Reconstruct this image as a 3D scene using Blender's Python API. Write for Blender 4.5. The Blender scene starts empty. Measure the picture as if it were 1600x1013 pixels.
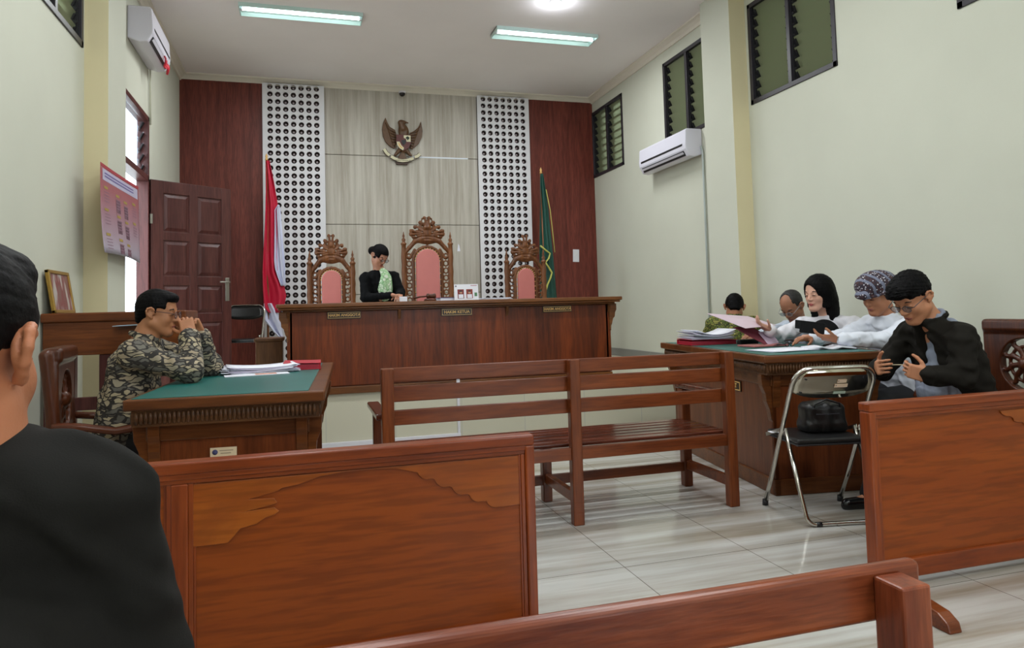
import bpy, math, random
import numpy as np
from mathutils import Vector, Matrix
random.seed(7)
SC = bpy.context.scene
COL = SC.collection
# ------------------------------------------------------------------ camera
F_PX, CY_PX = 1109.35, 421.33
yaw, pitch, roll = 0.28658, 0.053817, -0.027435
_f = Vector((math.sin(yaw)*math.cos(pitch), math.cos(yaw)*math.cos(pitch), math.sin(pitch)))
_r = Vector((math.cos(yaw), -math.sin(yaw), 0)); _u = _r.cross(_f)
r2 = _r*math.cos(roll) + _u*math.sin(roll); u2 = -_r*math.sin(roll) + _u*math.cos(roll)
cd = bpy.data.cameras.new('camera'); cam = bpy.data.objects.new('camera', cd); COL.objects.link(cam)
cam.matrix_world = Matrix(((r2.x, u2.x, -_f.x, 0), (r2.y, u2.y, -_f.y, 0), (r2.z, u2.z, -_f.z, 1.22), (0, 0, 0, 1)))
cd.sensor_fit = 'HORIZONTAL'; cd.sensor_width = 36; cd.lens = F_PX/1600*36
cd.shift_y = (CY_PX-506.5)/1600; cd.clip_start = 0.05; cd.clip_end = 200
SC.camera = cam
# ------------------------------------------------------------------ light and exposure
SC.view_settings.view_transform = 'Standard'; SC.view_settings.look = 'None'
SC.view_settings.gamma = 1; SC.view_settings.use_curve_mapping = False
SC.view_settings.exposure = 0.0
W = bpy.data.worlds.new('world'); SC.world = W; W.use_nodes = True
bg = W.node_tree.nodes['Background']; bg.inputs[0].default_value = (0.80, 0.91, 1.0, 1); bg.inputs[1].default_value = 6.5
CEIL = 4.345
TUBE_W = 39      # light of one ceiling fixture, watts
BULB_W = 5
# ------------------------------------------------------------------ helpers
def lin(c):
    if isinstance(c, str):
        c = tuple(int(c[i:i+2], 16) for i in (0, 2, 4))
    return tuple(((v/255)/12.92 if v/255 <= .04045 else ((v/255+.055)/1.055)**2.4) for v in c) + (1,)
def tag(o, label=None, cat=None, group=None, kind=None):
    if label: o['label'] = label
    if cat: o['category'] = cat
    if group: o['group'] = group
    if kind: o['kind'] = kind
    return o
def thing(name, label, cat, loc=(0, 0, 0), rz=0, group=None):
    o = bpy.data.objects.new(name, None); COL.objects.link(o); o.empty_display_size = .1
    o.location = loc; o.rotation_euler = (0, 0, rz)
    return tag(o, label, cat, group)
def copy_tree(o, parent=None):
    c = o.copy(); COL.objects.link(c)
    if parent: c.parent = parent
    for ch in list(o.children): copy_tree(ch, c)
    return c
def V3(*a): return np.array(a, float)
def rotm(rx=0, ry=0, rz=0):
    return np.array(Matrix.Rotation(rz, 3, 'Z') @ Matrix.Rotation(ry, 3, 'Y') @ Matrix.Rotation(rx, 3, 'X'))
class MB:
    def __init__(s): s.v = []; s.f = []; s.sm = []
    def add(s, vs, fs, smooth=False):
        n = len(s.v); s.v += [tuple(map(float, p)) for p in vs]; s.f += [tuple(i+n for i in f) for f in fs]; s.sm += [smooth]*len(fs)
        return s
    def box(s, c, d, rx=0, ry=0, rz=0):
        R = rotm(rx, ry, rz); h = np.array(d)/2
        vs = [np.array(c)+R@(h*np.array(q)) for q in ((-1,-1,-1),(1,-1,-1),(1,1,-1),(-1,1,-1),(-1,-1,1),(1,-1,1),(1,1,1),(-1,1,1))]
        return s.add(vs, [(0,3,2,1),(4,5,6,7),(0,1,5,4),(1,2,6,5),(2,3,7,6),(3,0,4,7)])
    def b2(s, a, b):
        a = np.array(a, float); b = np.array(b, float); return s.box((a+b)/2, np.abs(b-a))
    def bar(s, a, b, w, h, up=(0, 0, 1)):
        a = np.array(a, float); b = np.array(b, float); d = b-a; L = np.linalg.norm(d); d /= L
        up = np.array(up, float)
        if abs(d@up) > .98: up = np.array((0, 1., 0))
        x = np.cross(d, up); x /= np.linalg.norm(x); u = np.cross(x, d)
        vs = []
        for p in (a, b):
            for i, j in ((-1,-1),(1,-1),(1,1),(-1,1)): vs.append(p+x*i*w/2+u*j*h/2)
        return s.add(vs, [(0,1,2,3),(7,6,5,4),(0,4,5,1),(1,5,6,2),(2,6,7,3),(3,7,4,0)])
    def tube(s, pts, r, n=12, closed=False, flat=1.0):
        P = [np.array(p, float) for p in pts]; m = len(P); rs = r if hasattr(r, '__len__') else [r]*m
        vs = []; prev = None
        for i in range(m):
            if closed: t = P[(i+1) % m]-P[(i-1) % m]
            else: t = P[min(i+1, m-1)]-P[max(i-1, 0)]
            t = t/(np.linalg.norm(t)+1e-12)
            if prev is None:
                a = np.array((0, 0, 1.)) if abs(t[2]) < .9 else np.array((1., 0, 0))
                u = np.cross(t, a); u /= np.linalg.norm(u)
            else:
                u = prev-t*(prev@t); u /= np.linalg.norm(u)
            prev = u; w = np.cross(t, u)
            for k in range(n):
                an = 2*math.pi*k/n; vs.append(P[i]+rs[i]*(math.cos(an)*u+flat*math.sin(an)*w))
        fs = []
        for i in range(m if closed else m-1):
            j = (i+1) % m
            for k in range(n): fs.append((i*n+k, j*n+k, j*n+(k+1) % n, i*n+(k+1) % n))
        s.add(vs, fs, True)
        if not closed:
            b = len(s.v)-m*n
            s.f += [tuple(b+k for k in range(n))[::-1], tuple(b+(m-1)*n+k for k in range(n))]; s.sm += [False]*2
        return s
    def lathe(s, prof, c=(0, 0, 0), n=20, axis='z'):
        vs = []; c = np.array(c, float)
        for r, z in prof:
            for k in range(n):
                a = 2*math.pi*k/n; q = (r*math.cos(a), r*math.sin(a), z)
                if axis == 'y': q = (q[0], q[2], q[1])
                if axis == 'x': q = (q[2], q[0], q[1])
                vs.append(c+np.array(q))
        m = len(prof); fs = []
        for i in range(m-1):
            for k in range(n): fs.append((i*n+k, i*n+(k+1) % n, (i+1)*n+(k+1) % n, (i+1)*n+k))
        s.add(vs, fs, True)
        b = len(s.v)-m*n
        s.f += [tuple(b+k for k in range(n))[::-1], tuple(b+(m-1)*n+k for k in range(n))]; s.sm += [False]*2
        return s
    def prism(s, outline, y0, y1, plane='xz', smooth=False):
        n = len(outline)
        def m(p, t):
            if plane == 'xz': return (p[0], t, p[1])
            if plane == 'xy': return (p[0], p[1], t)
            return (t, p[0], p[1])
        vs = [m(p, y0) for p in outline]+[m(p, y1) for p in outline]
        fs = [tuple(range(n)), tuple(range(2*n-1, n-1, -1))]+[(i, i+n, (i+1) % n+n, (i+1) % n) for i in range(n)]
        return s.add(vs, fs, smooth)
    def build(s, name, m, parent=None, loc=None, bevel=0, label=None, seg=2, rot=None):
        me = bpy.data.meshes.new(name)
        me.from_pydata(s.v, [], s.f); me.polygons.foreach_set('use_smooth', s.sm)
        import bmesh
        b = bmesh.new(); b.from_mesh(me); bmesh.ops.recalc_face_normals(b, faces=b.faces); b.to_mesh(me); b.free()
        me.materials.append(m); me.update()
        o = bpy.data.objects.new(name, me); COL.objects.link(o)
        if parent: o.parent = parent
        if loc is not None: o.location = loc
        if rot is not None: o.rotation_euler = rot
        if bevel:
            md = o.modifiers.new('bevel', 'BEVEL'); md.width = bevel; md.segments = seg; md.limit_method = 'ANGLE'; md.angle_limit = .7
            md.harden_normals = False
        if label: o['label'] = label
        return o
def structure(o): o['kind'] = 'structure'; return o
# ------------------------------------------------------------------ signed-distance modelling
def capsule(a, b, ra, rb=None, k=.01, op='u'): return (op, k, 'c', np.array(a, float), np.array(b, float), ra, ra if rb is None else rb)
def ell(c, r, R=None, k=.01, op='u'): return (op, k, 'e', np.array(c, float), np.array(r, float), np.eye(3) if R is None else R)
def rbox(c, h, R=None, rd=.005, k=.01, op='u'): return (op, k, 'b', np.array(c, float), np.array(h, float), np.eye(3) if R is None else R, rd)
def path(pts, r, k=.005, op='u'):
    rs = r if hasattr(r, '__len__') else [r]*len(pts)
    return [capsule(pts[i], pts[i+1], rs[i], rs[i+1], k, op) for i in range(len(pts)-1)]
def _bb(p):
    if p[2] == 'c':
        R = max(p[5], p[6]); return np.minimum(p[3], p[4])-R, np.maximum(p[3], p[4])+R
    R = np.linalg.norm(p[4]) if p[2] == 'b' else None
    if p[2] == 'b':
        e = np.abs(p[5]).T@(p[4]+p[6]); return p[3]-e, p[3]+e
    e = np.sqrt(((p[5].T*p[4])**2).sum(1)); return p[3]-e, p[3]+e
def _dist(p, X, Y, Z):
    if p[2] == 'c':
        a, b = p[3], p[4]; d = b-a; L = d@d+1e-12
        t = np.clip(((X-a[0])*d[0]+(Y-a[1])*d[1]+(Z-a[2])*d[2])/L, 0, 1)
        return np.sqrt((X-a[0]-t*d[0])**2+(Y-a[1]-t*d[1])**2+(Z-a[2]-t*d[2])**2)-(p[5]+t*(p[6]-p[5]))
    c, R = p[3], p[5]; x, y, z = X-c[0], Y-c[1], Z-c[2]
    u = R[0,0]*x+R[0,1]*y+R[0,2]*z; v = R[1,0]*x+R[1,1]*y+R[1,2]*z; w = R[2,0]*x+R[2,1]*y+R[2,2]*z
    if p[2] == 'e':
        r = p[4]; k0 = np.sqrt((u/r[0])**2+(v/r[1])**2+(w/r[2])**2); k1 = np.sqrt((u/r[0]**2)**2+(v/r[1]**2)**2+(w/r[2]**2)**2)+1e-9
        return k0*(k0-1)/k1
    h = p[4]; qx, qy, qz = np.abs(u)-h[0], np.abs(v)-h[1], np.abs(w)-h[2]
    return np.sqrt(np.maximum(qx, 0)**2+np.maximum(qy, 0)**2+np.maximum(qz, 0)**2)+np.minimum(np.maximum(qx, np.maximum(qy, qz)), 0)-p[6]
def sdf_mesh(prims, res, wrinkle=0, seed=0, wl=.06):
    us = [p for p in prims if p[0] == 'u']
    lo = np.min([_bb(p)[0] for p in us], 0)-.03; hi = np.max([_bb(p)[1] for p in us], 0)+.03
    n = np.ceil((hi-lo)/res).astype(int)+1
    g = [lo[i]+res*np.arange(n[i]) for i in range(3)]
    V = np.full(tuple(n), .08, np.float32)
    for p in prims:
        a, b = _bb(p); m = p[1]+.03
        i0 = np.maximum(np.floor((a-m-lo)/res).astype(int), 0); i1 = np.minimum(np.ceil((b+m-lo)/res).astype(int)+1, n)
        if (i1 <= i0).any(): continue
        sl = tuple(slice(i0[i], i1[i]) for i in range(3))
        X = g[0][sl[0]][:, None, None]; Y = g[1][sl[1]][None, :, None]; Z = g[2][sl[2]][None, None, :]
        d = _dist(p, X, Y, Z); A = V[sl]; k = max(p[1], 1e-5)
        if p[0] == 'u':
            h = np.clip(.5+.5*(A-d)/k, 0, 1); V[sl] = A+(d-A)*h-k*h*(1-h)
        else:
            h = np.clip(.5-.5*(A+d)/k, 0, 1); V[sl] = A+(-d-A)*h+k*h*(1-h)
    if wrinkle:
        rs = np.random.RandomState(seed); X = g[0][:, None, None]; Y = g[1][None, :, None]; Z = g[2][None, None, :]
        D = 0
        for i in range(5):
            q = rs.randn(3); q /= np.linalg.norm(q); q[2] *= 1.3; q *= 2*math.pi/(wl*(.7+1.2*rs.rand()))
            q2 = rs.randn(3)*2*math.pi/(wl*3)
            D = D+np.sin(q[0]*X+q[1]*Y+q[2]*Z+2.2*np.sin(q2[0]*X+q2[1]*Y+q2[2]*Z+i)+i)
        V += (wrinkle/2.2*D).astype(np.float32)
    S = V < 0
    ac = np.zeros(tuple(n-1), bool); cnt = np.zeros(tuple(n-1), np.int8)
    for dx in (0, 1):
        for dy in (0, 1):
            for dz in (0, 1): cnt += S[dx:n[0]-1+dx, dy:n[1]-1+dy, dz:n[2]-1+dz]
    ac = (cnt > 0) & (cnt < 8)
    I = np.argwhere(ac); idx = np.full(tuple(n-1), -1, np.int32); idx[ac] = np.arange(len(I))
    P = np.zeros((len(I), 3)); C = np.zeros(len(I))
    cs = [(x, y, z) for x in (0, 1) for y in (0, 1) for z in (0, 1)]
    for a in cs:
        for ax in range(3):
            if a[ax]: continue
            b = list(a); b[ax] = 1
            va = V[I[:, 0]+a[0], I[:, 1]+a[1], I[:, 2]+a[2]]; vb = V[I[:, 0]+b[0], I[:, 1]+b[1], I[:, 2]+b[2]]
            m = (va < 0) != (vb < 0); t = np.where(m, va/(va-vb+1e-20*(va == vb)), 0)
            q = np.tile(np.array(a, float), (len(I), 1)); q[:, ax] = t
            P += q*m[:, None]; C += m
    P = (P/C[:, None]+I)*res+lo
    F = []
    for ax in range(3):
        o1, o2 = [(1, 2), (2, 0), (0, 1)][ax]
        sa = [slice(None)]*3; sb = [slice(None)]*3; sa[ax] = slice(0, -1); sb[ax] = slice(1, None)
        E = S[tuple(sa)] != S[tuple(sb)]
        J = np.argwhere(E); ok = (J[:, o1] > 0) & (J[:, o2] > 0) & (J[:, o1] < n[o1]-1) & (J[:, o2] < n[o2]-1); J = J[ok]
        fl = S[tuple(sa)][J[:, 0], J[:, 1], J[:, 2]]
        def at(d1, d2):
            q = J.copy(); q[:, o1] += d1; q[:, o2] += d2; return idx[q[:, 0], q[:, 1], q[:, 2]]
        Q = np.stack([at(-1, -1), at(0, -1), at(0, 0), at(-1, 0)], 1)
        Q[~fl] = Q[~fl][:, ::-1]; F.append(Q)
    return P, np.concatenate(F)
def sdf(name, prims, m, parent, res=.006, wrinkle=0, seed=0, wl=.06, label=None, origin=None, smooth_it=1):
    P, Fc = sdf_mesh(prims, res, wrinkle, seed, wl)
    if origin is None: origin = np.array(parent.location) if parent is not None and parent.parent is None else (np.array(parent.parent.location) if parent is not None else np.zeros(3))
    P = P-np.array(origin)
    me = bpy.data.meshes.new(name); me.vertices.add(len(P)); me.vertices.foreach_set('co', P.ravel().astype(np.float32))
    me.loops.add(Fc.size); me.loops.foreach_set('vertex_index', Fc.ravel().astype(np.int32))
    me.polygons.add(len(Fc)); me.polygons.foreach_set('loop_start', np.arange(0, Fc.size, 4, dtype=np.int32))
    me.polygons.foreach_set('loop_total', np.full(len(Fc), 4, np.int32)); me.polygons.foreach_set('use_smooth', np.ones(len(Fc), bool))
    me.update(calc_edges=True); me.validate(); me.materials.append(m)
    o = bpy.data.objects.new(name, me); COL.objects.link(o)
    if parent is not None: o.parent = parent
    if smooth_it:
        md = o.modifiers.new('smooth', 'SMOOTH'); md.factor = .5; md.iterations = smooth_it
    if label: o['label'] = label
    return o
def text(name, body, size, m, parent, loc, rot, depth=.001, align='CENTER', bold=0, sx=1):
    cu = bpy.data.curves.new(name, 'FONT'); cu.body = body; cu.size = size; cu.extrude = depth; cu.align_x = align; cu.align_y = 'CENTER'
    cu.offset = bold
    t = bpy.data.objects.new(name+'_tmp', cu); COL.objects.link(t)
    dg = bpy.context.evaluated_depsgraph_get(); dg.update()
    me = bpy.data.meshes.new_from_object(t.evaluated_get(dg)); COL.objects.unlink(t); bpy.data.objects.remove(t)
    me.materials.clear(); me.materials.append(m)
    o = bpy.data.objects.new(name, me); COL.objects.link(o); o.parent = parent; o.location = loc; o.rotation_euler = rot; o.scale = (sx, 1, 1)
    return o
# ------------------------------------------------------------------ materials
def newmat(name):
    m = bpy.data.materials.new(name); m.use_nodes = True; nt = m.node_tree
    return m, nt, nt.nodes, nt.links, nt.nodes['Principled BSDF']
def setp(b, **k):
    for a, v in k.items():
        i = b.inputs.get(a.replace('_', ' '))
        if i is not None: i.default_value = v
def plain(name, col, rough=.6, metal=0, spec=.5, bump=0, bscale=60, var=.0, vscale=6, trans=0, emis=None, est=0, coat=0):
    m, nt, N, L, b = newmat(name); c = lin(col)
    setp(b, Base_Color=c, Roughness=rough, Metallic=metal, Specular_IOR_Level=spec, Coat_Weight=coat)
    if trans: setp(b, Transmission_Weight=trans)
    if emis: setp(b, Emission_Color=lin(emis), Emission_Strength=est)
    tc = N.new('ShaderNodeTexCoord')
    n = N.new('ShaderNodeTexNoise'); n.inputs['Scale'].default_value = vscale; n.inputs['Detail'].default_value = 4; L.new(tc.outputs['Object'], n.inputs['Vector'])
    if var:
        r = N.new('ShaderNodeValToRGB'); r.color_ramp.elements[0].position = .3; r.color_ramp.elements[1].position = .7
        r.color_ramp.elements[0].color = tuple(v*(1-var) for v in c[:3])+(1,); r.color_ramp.elements[1].color = tuple(min(1, v*(1+var)) for v in c[:3])+(1,)
        L.new(n.outputs['Fac'], r.inputs[0]); L.new(r.outputs[0], b.inputs['Base Color'])
    if bump:
        n2 = N.new('ShaderNodeTexNoise'); n2.inputs['Scale'].default_value = bscale; n2.inputs['Detail'].default_value = 3; L.new(tc.outputs['Object'], n2.inputs['Vector'])
        bp = N.new('ShaderNodeBump'); bp.inputs['Strength'].default_value = bump; bp.inputs['Distance'].default_value = .01
        L.new(n2.outputs['Fac'], bp.inputs['Height']); L.new(bp.outputs[0], b.inputs['Normal'])
    return m
def wood(name, dark, light, axis='x', rough=.35, fine=1.0, coat=.2, blotch=None, contrast=(.3, .7)):
    m, nt, N, L, b = newmat(name)
    tc = N.new('ShaderNodeTexCoord'); mp = N.new('ShaderNodeMapping')
    s = {'x': (1.2, 14, 14), 'y': (14, 1.2, 14), 'z': (14, 14, 1.2)}[axis]
    mp.inputs['Scale'].default_value = tuple(v*fine for v in s); L.new(tc.outputs['Object'], mp.inputs[0])
    n = N.new('ShaderNodeTexNoise'); n.inputs['Scale'].default_value = 1.0; n.inputs['Detail'].default_value = 7; n.inputs['Roughness'].default_value = .62; n.inputs['Distortion'].default_value = .6
    L.new(mp.outputs[0], n.inputs['Vector'])
    r = N.new('ShaderNodeValToRGB'); r.color_ramp.elements[0].position = contrast[0]; r.color_ramp.elements[1].position = contrast[1]
    r.color_ramp.elements[0].color = lin(dark); r.color_ramp.elements[1].color = lin(light); L.new(n.outputs['Fac'], r.inputs[0])
    mp2 = N.new('ShaderNodeMapping'); mp2.inputs['Scale'].default_value = tuple(v*fine*7 for v in s); L.new(tc.outputs['Object'], mp2.inputs[0])
    n2 = N.new('ShaderNodeTexNoise'); n2.inputs['Scale'].default_value = 1; n2.inputs['Detail'].default_value = 3; L.new(mp2.outputs[0], n2.inputs['Vector'])
    mx = N.new('ShaderNodeMix'); mx.data_type = 'RGBA'; mx.blend_type = 'MULTIPLY'; mx.inputs['Factor'].default_value = .45
    r2_ = N.new('ShaderNodeValToRGB'); r2_.color_ramp.elements[0].position = .38; r2_.color_ramp.elements[1].position = .55
    r2_.color_ramp.elements[0].color = (.45, .42, .4, 1); r2_.color_ramp.elements[1].color = (1, 1, 1, 1); L.new(n2.outputs['Fac'], r2_.inputs[0])
    L.new(r.outputs[0], mx.inputs['A']); L.new(r2_.outputs[0], mx.inputs['B'])
    out = mx.outputs['Result']
    if blotch:
        n3 = N.new('ShaderNodeTexNoise'); n3.inputs['Scale'].default_value = 2.3; n3.inputs['Detail'].default_value = 5; n3.inputs['Distortion'].default_value = 1.5; L.new(tc.outputs['Object'], n3.inputs['Vector'])
        r3 = N.new('ShaderNodeValToRGB'); r3.color_ramp.elements[0].position = .42; r3.color_ramp.elements[1].position = .6
        r3.color_ramp.elements[0].color = (0, 0, 0, 1); r3.color_ramp.elements[1].color = (.6, .6, .6, 1); L.new(n3.outputs['Fac'], r3.inputs[0])
        m2 = N.new('ShaderNodeMix'); m2.data_type = 'RGBA'; L.new(r3.outputs[0], m2.inputs['Factor']); L.new(out, m2.inputs['A']); m2.inputs['B'].default_value = lin(blotch); out = m2.outputs['Result']
    L.new(out, b.inputs['Base Color'])
    setp(b, Roughness=rough, Coat_Weight=coat*.5, Coat_Roughness=.2, Specular_IOR_Level=.3)
    bp = N.new('ShaderNodeBump'); bp.inputs['Strength'].default_value = .15; bp.inputs['Distance'].default_value = .004
    L.new(n2.outputs['Fac'], bp.inputs['Height']); L.new(bp.outputs[0], b.inputs['Normal'])
    return m
def glossy_skin(name, col, var=.12):
    m = plain(name, col, rough=.5, spec=.4, var=var, vscale=14, bump=.08, bscale=220)
    b = m.node_tree.nodes['Principled BSDF']; setp(b, Subsurface_Weight=.08, Subsurface_Radius=(.02, .008, .004), Subsurface_Scale=.3)
    return m
# ================================================================== materials used across the room
M_wall = plain('cream_paint', 'c9cabb', rough=.75, spec=.25, var=.02, vscale=2, bump=.03, bscale=90)
M_wall_bounce = plain('warm_bounce_tint', 'd0c5a0', rough=.75, spec=.25, var=.02, vscale=2)  # wall cream made yellower: warm bounced light put into the colour
M_ceil = plain('ceiling_paint', 'f4eeee', rough=.8, spec=.2, var=.02, vscale=1.5)
M_corn = plain('cornice_paint', 'e0d8ca', rough=.6)
M_white = plain('white_plastic', 'dcdbe2', rough=.35)
M_whiteb = plain('white_board', 'dcdbdf', rough=.5, var=.01)
M_black = plain('black_plastic', '17161a', rough=.45)
M_dark = plain('dark_frame', '262229', rough=.4)
M_chrome = plain('chrome', 'c8c4bc', rough=.16, metal=1)
M_steel = plain('brushed_steel', 'a8a49c', rough=.35, metal=1)
M_gold = plain('gold_paint', 'dcae66', rough=.4, spec=.5)
M_paper = plain('paper', 'e4e4ee', rough=.7, var=.02, vscale=9)
M_ink = plain('grey_ink', '6a6a74', rough=.8)
M_redlam = wood('red_brown_laminate', '56241b', '7c3c30', 'z', rough=.45, fine=.9, coat=.05)
M_jb = wood('judge_bench_wood', '411b09', '7e3913', 'z', rough=.42, fine=.55, coat=.15)
M_jbx = wood('judge_bench_edge_wood', '573317', '825028', 'x', rough=.35, fine=.7)
M_pew = wood('pew_frame_wood', '66270e', '9c4a1c', 'x', rough=.28, fine=.6, coat=.35)
M_pewz = wood('pew_stile_wood', '66270e', '9c4a1c', 'z', rough=.28, fine=.6, coat=.35)
M_pewpanel = wood('pew_plywood', '742f09', '9a4a0e', 'x', rough=.38, fine=.5, coat=.15, contrast=(.15, .85))
M_pewover = wood('pew_overlay_wood', '88400f', 'a85a1a', 'x', rough=.32, fine=.55, coat=.25, blotch='7c3a10')
M_slat = wood('bench_slat_wood', '57260f', '84431f', 'x', rough=.3, fine=.8, coat=.3)
M_slatz = wood('bench_post_wood', '57260f', '80421f', 'z', rough=.3, fine=.8, coat=.3)
M_table = wood('table_wood', '4d230f', '7a3f1e', 'z', rough=.35, fine=.6, coat=.2)
M_tablex = wood('table_edge_wood', '4d2812', '75431f', 'x', rough=.32, fine=.7, coat=.25)
M_chairw = wood('armchair_wood', '3c1c10', '5e3018', 'z', rough=.33, fine=.8, coat=.2)
M_desk = wood('tall_desk_wood', '5a2c10', '7d431a', 'x', rough=.38, fine=.7, coat=.15)
M_door = wood('door_wood', '3f1e1c', '55302b', 'z', rough=.35, fine=.7, coat=.25)
M_doorf = wood('door_frame_wood', '4a2220', '643633', 'z', rough=.4, fine=.7)
M_carve = wood('carved_throne_wood', '4f2b14', '82502a', 'z', rough=.4, fine=1.2, coat=.25)
M_pink = plain('pink_leatherette', 'bd6e68', rough=.42, spec=.45, var=.05, vscale=5, bump=.05, bscale=80)
M_felt = plain('green_tablecloth', '14605a', rough=.35, spec=.5, var=.06, vscale=3)
M_red = plain('red_folder', 'b81830', rough=.4, var=.04)
M_blk_lea = plain('black_leather', '121213', rough=.38, spec=.5, bump=.12, bscale=140)
# floor: polished tiles with streaks running across the room
def floor_mat():
    m, nt, N, L, b = newmat('polished_floor_tile'); tc = N.new('ShaderNodeTexCoord')
    mp = N.new('ShaderNodeMapping'); mp.inputs['Scale'].default_value = (.38, 5.2, 1); mp.inputs['Rotation'].default_value = (0, 0, .0); L.new(tc.outputs['Object'], mp.inputs[0])
    n = N.new('ShaderNodeTexNoise'); n.inputs['Scale'].default_value = 1; n.inputs['Detail'].default_value = 6; n.inputs['Roughness'].default_value = .6; L.new(mp.outputs[0], n.inputs['Vector'])
    r = N.new('ShaderNodeValToRGB'); e = r.color_ramp.elements; e[0].position = .36; e[0].color = lin('948b7c'); e[1].position = .60; e[1].color = lin('c4c3bf')
    L.new(n.outputs['Fac'], r.inputs[0])
    br = N.new('ShaderNodeTexBrick'); br.offset = 0; br.squash = 1
    br.inputs['Color1'].default_value = (1, 1, 1, 1); br.inputs['Color2'].default_value = (.93, .93, .93, 1); br.inputs['Mortar'].default_value = (.35, .33, .3, 1)
    br.inputs['Scale'].default_value = 1; br.inputs['Mortar Size'].default_value = .0022; br.inputs['Brick Width'].default_value = .66; br.inputs['Row Height'].default_value = .66
    mb = N.new('ShaderNodeMapping'); mb.inputs['Location'].default_value = (-.10, .2, 0); L.new(tc.outputs['Object'], mb.inputs[0]); L.new(mb.outputs[0], br.inputs['Vector'])
    mx = N.new('ShaderNodeMix'); mx.data_type = 'RGBA'; mx.blend_type = 'MULTIPLY'; mx.inputs['Factor'].default_value = 1
    L.new(r.outputs[0], mx.inputs['A']); L.new(br.outputs['Color'], mx.inputs['B']); L.new(mx.outputs['Result'], b.inputs['Base Color'])
    setp(b, Roughness=.13, Specular_IOR_Level=.5, Coat_Weight=.2, Coat_Roughness=.06)
    return m
M_floor = floor_mat()
def tile_mat(name, col, w, off=(0, 0, 0), h=3.0, mortar=(.45, .44, .4, 1), rough=.3):
    m, nt, N, L, b = newmat(name); tc = N.new('ShaderNodeTexCoord')
    sx = N.new('ShaderNodeSeparateXYZ'); cx = N.new('ShaderNodeCombineXYZ'); L.new(tc.outputs['Object'], sx.inputs[0]); L.new(sx.outputs[0], cx.inputs[0]); 
    ad = N.new('ShaderNodeMath'); ad.operation = 'ADD'; L.new(sx.outputs[1], ad.inputs[0]); L.new(sx.outputs[2], ad.inputs[1]); L.new(ad.outputs[0], cx.inputs[1])
    br = N.new('ShaderNodeTexBrick'); br.offset = 0
    c = lin(col); br.inputs['Color1'].default_value = c; br.inputs['Color2'].default_value = tuple(v*.95 for v in c[:3])+(1,); br.inputs['Mortar'].default_value = mortar
    br.inputs['Scale'].default_value = 1; br.inputs['Mortar Size'].default_value = .0025; br.inputs['Brick Width'].default_value = w; br.inputs['Row Height'].default_value = h
    mp = N.new('ShaderNodeMapping'); mp.inputs['Location'].default_value = off; L.new(cx.outputs[0], mp.inputs[0]); L.new(mp.outputs[0], br.inputs['Vector'])
    L.new(br.outputs['Color'], b.inputs['Base Color']); setp(b, Roughness=rough); return m
M_plat = tile_mat('platform_tile', 'cfcbb6', .62, (-.18, .4, 0))
M_skirt = tile_mat('grey_skirting_tile', '8b8c86', .6)
def streak_panel():
    m, nt, N, L, b = newmat('pale_wood_laminate'); tc = N.new('ShaderNodeTexCoord')
    mp = N.new('ShaderNodeMapping'); mp.inputs['Scale'].default_value = (11, 1, .45); L.new(tc.outputs['Object'], mp.inputs[0])
    n = N.new('ShaderNodeTexNoise'); n.inputs['Scale'].default_value = 1; n.inputs['Detail'].default_value = 8; n.inputs['Roughness'].default_value = .7; L.new(mp.outputs[0], n.inputs['Vector'])
    r = N.new('ShaderNodeValToRGB'); e = r.color_ramp.elements; e[0].position = .3; e[0].color = lin('948a7a'); e[1].position = .68; e[1].color = lin('c6c1b6'); L.new(n.outputs['Fac'], r.inputs[0])
    L.new(r.outputs[0], b.inputs['Base Color']); setp(b, Roughness=.45); return m
M_streak = streak_panel()
# louver glass: dark, slightly see-through reflective blades
def louver_glass():
    m, nt, N, L, b = newmat('tinted_louver_glass'); setp(b, Base_Color=lin('858b6c'), Roughness=.3, Transmission_Weight=.45, IOR=1.3, Specular_IOR_Level=.5); return m
M_louv = louver_glass()
M_glassclear = plain('clear_louver_glass', 'f4fbff', rough=.08, trans=1)
# ================================================================== room shell
XL, XR, YB, YF = -1.539, 4.333, 10.1, -3.6
CEIL = 4.44
def wall_mesh(x0, x1, y0, y1, z0, z1, holes, axis='x'):
    mb = MB()
    if axis == 'x':
        us = sorted({y0, y1, *[h[0] for h in holes], *[h[1] for h in holes]})
    else:
        us = sorted({x0, x1, *[h[0] for h in holes], *[h[1] for h in holes]})
    zs = sorted({z0, z1, *[h[2] for h in holes], *[h[3] for h in holes]})
    for i in range(len(us)-1):
        for j in range(len(zs)-1):
            u, z = (us[i]+us[i+1])/2, (zs[j]+zs[j+1])/2
            if any(h[0] < u < h[1] and h[2] < z < h[3] for h in holes): continue
            if axis == 'x': mb.b2((x0, us[i], zs[j]), (x1, us[i+1], zs[j+1]))
            else: mb.b2((us[i], y0, zs[j]), (us[i+1], y1, zs[j+1]))
    return mb
structure(MB().b2((XL-.2, YF-.2, -.1), (XR+.2, YB+.2, 0)).build('floor', M_floor))
structure(MB().b2((XL-.2, YF-.2, CEIL), (XR+.2, YB+.2, CEIL+.1)).build('ceiling', M_ceil))
WL = [(4.60, 5.78, 3.21, 4.20), (2.2, 3.4, 3.21, 4.20)]  # second opening lies out of view, added to let sky light in
WR = [(8.99, 10.08, 3.18, 4.20), (6.72, 7.80, 3.18, 4.20), (4.845, 6.04, 3.18, 4.20), (2.51, 3.70, 3.18, 4.20), (.2, 1.4, 3.18, 4.2)]
structure(wall_mesh(XL-.10, XL, YF, YB, 0, CEIL, WL+[(6.95, 8.085, .49, 3.31)]).build('wall_left', M_wall))
structure(wall_mesh(XR, XR+.16, YF, YB, 0, CEIL, WR).build('wall_right', M_wall))
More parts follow.
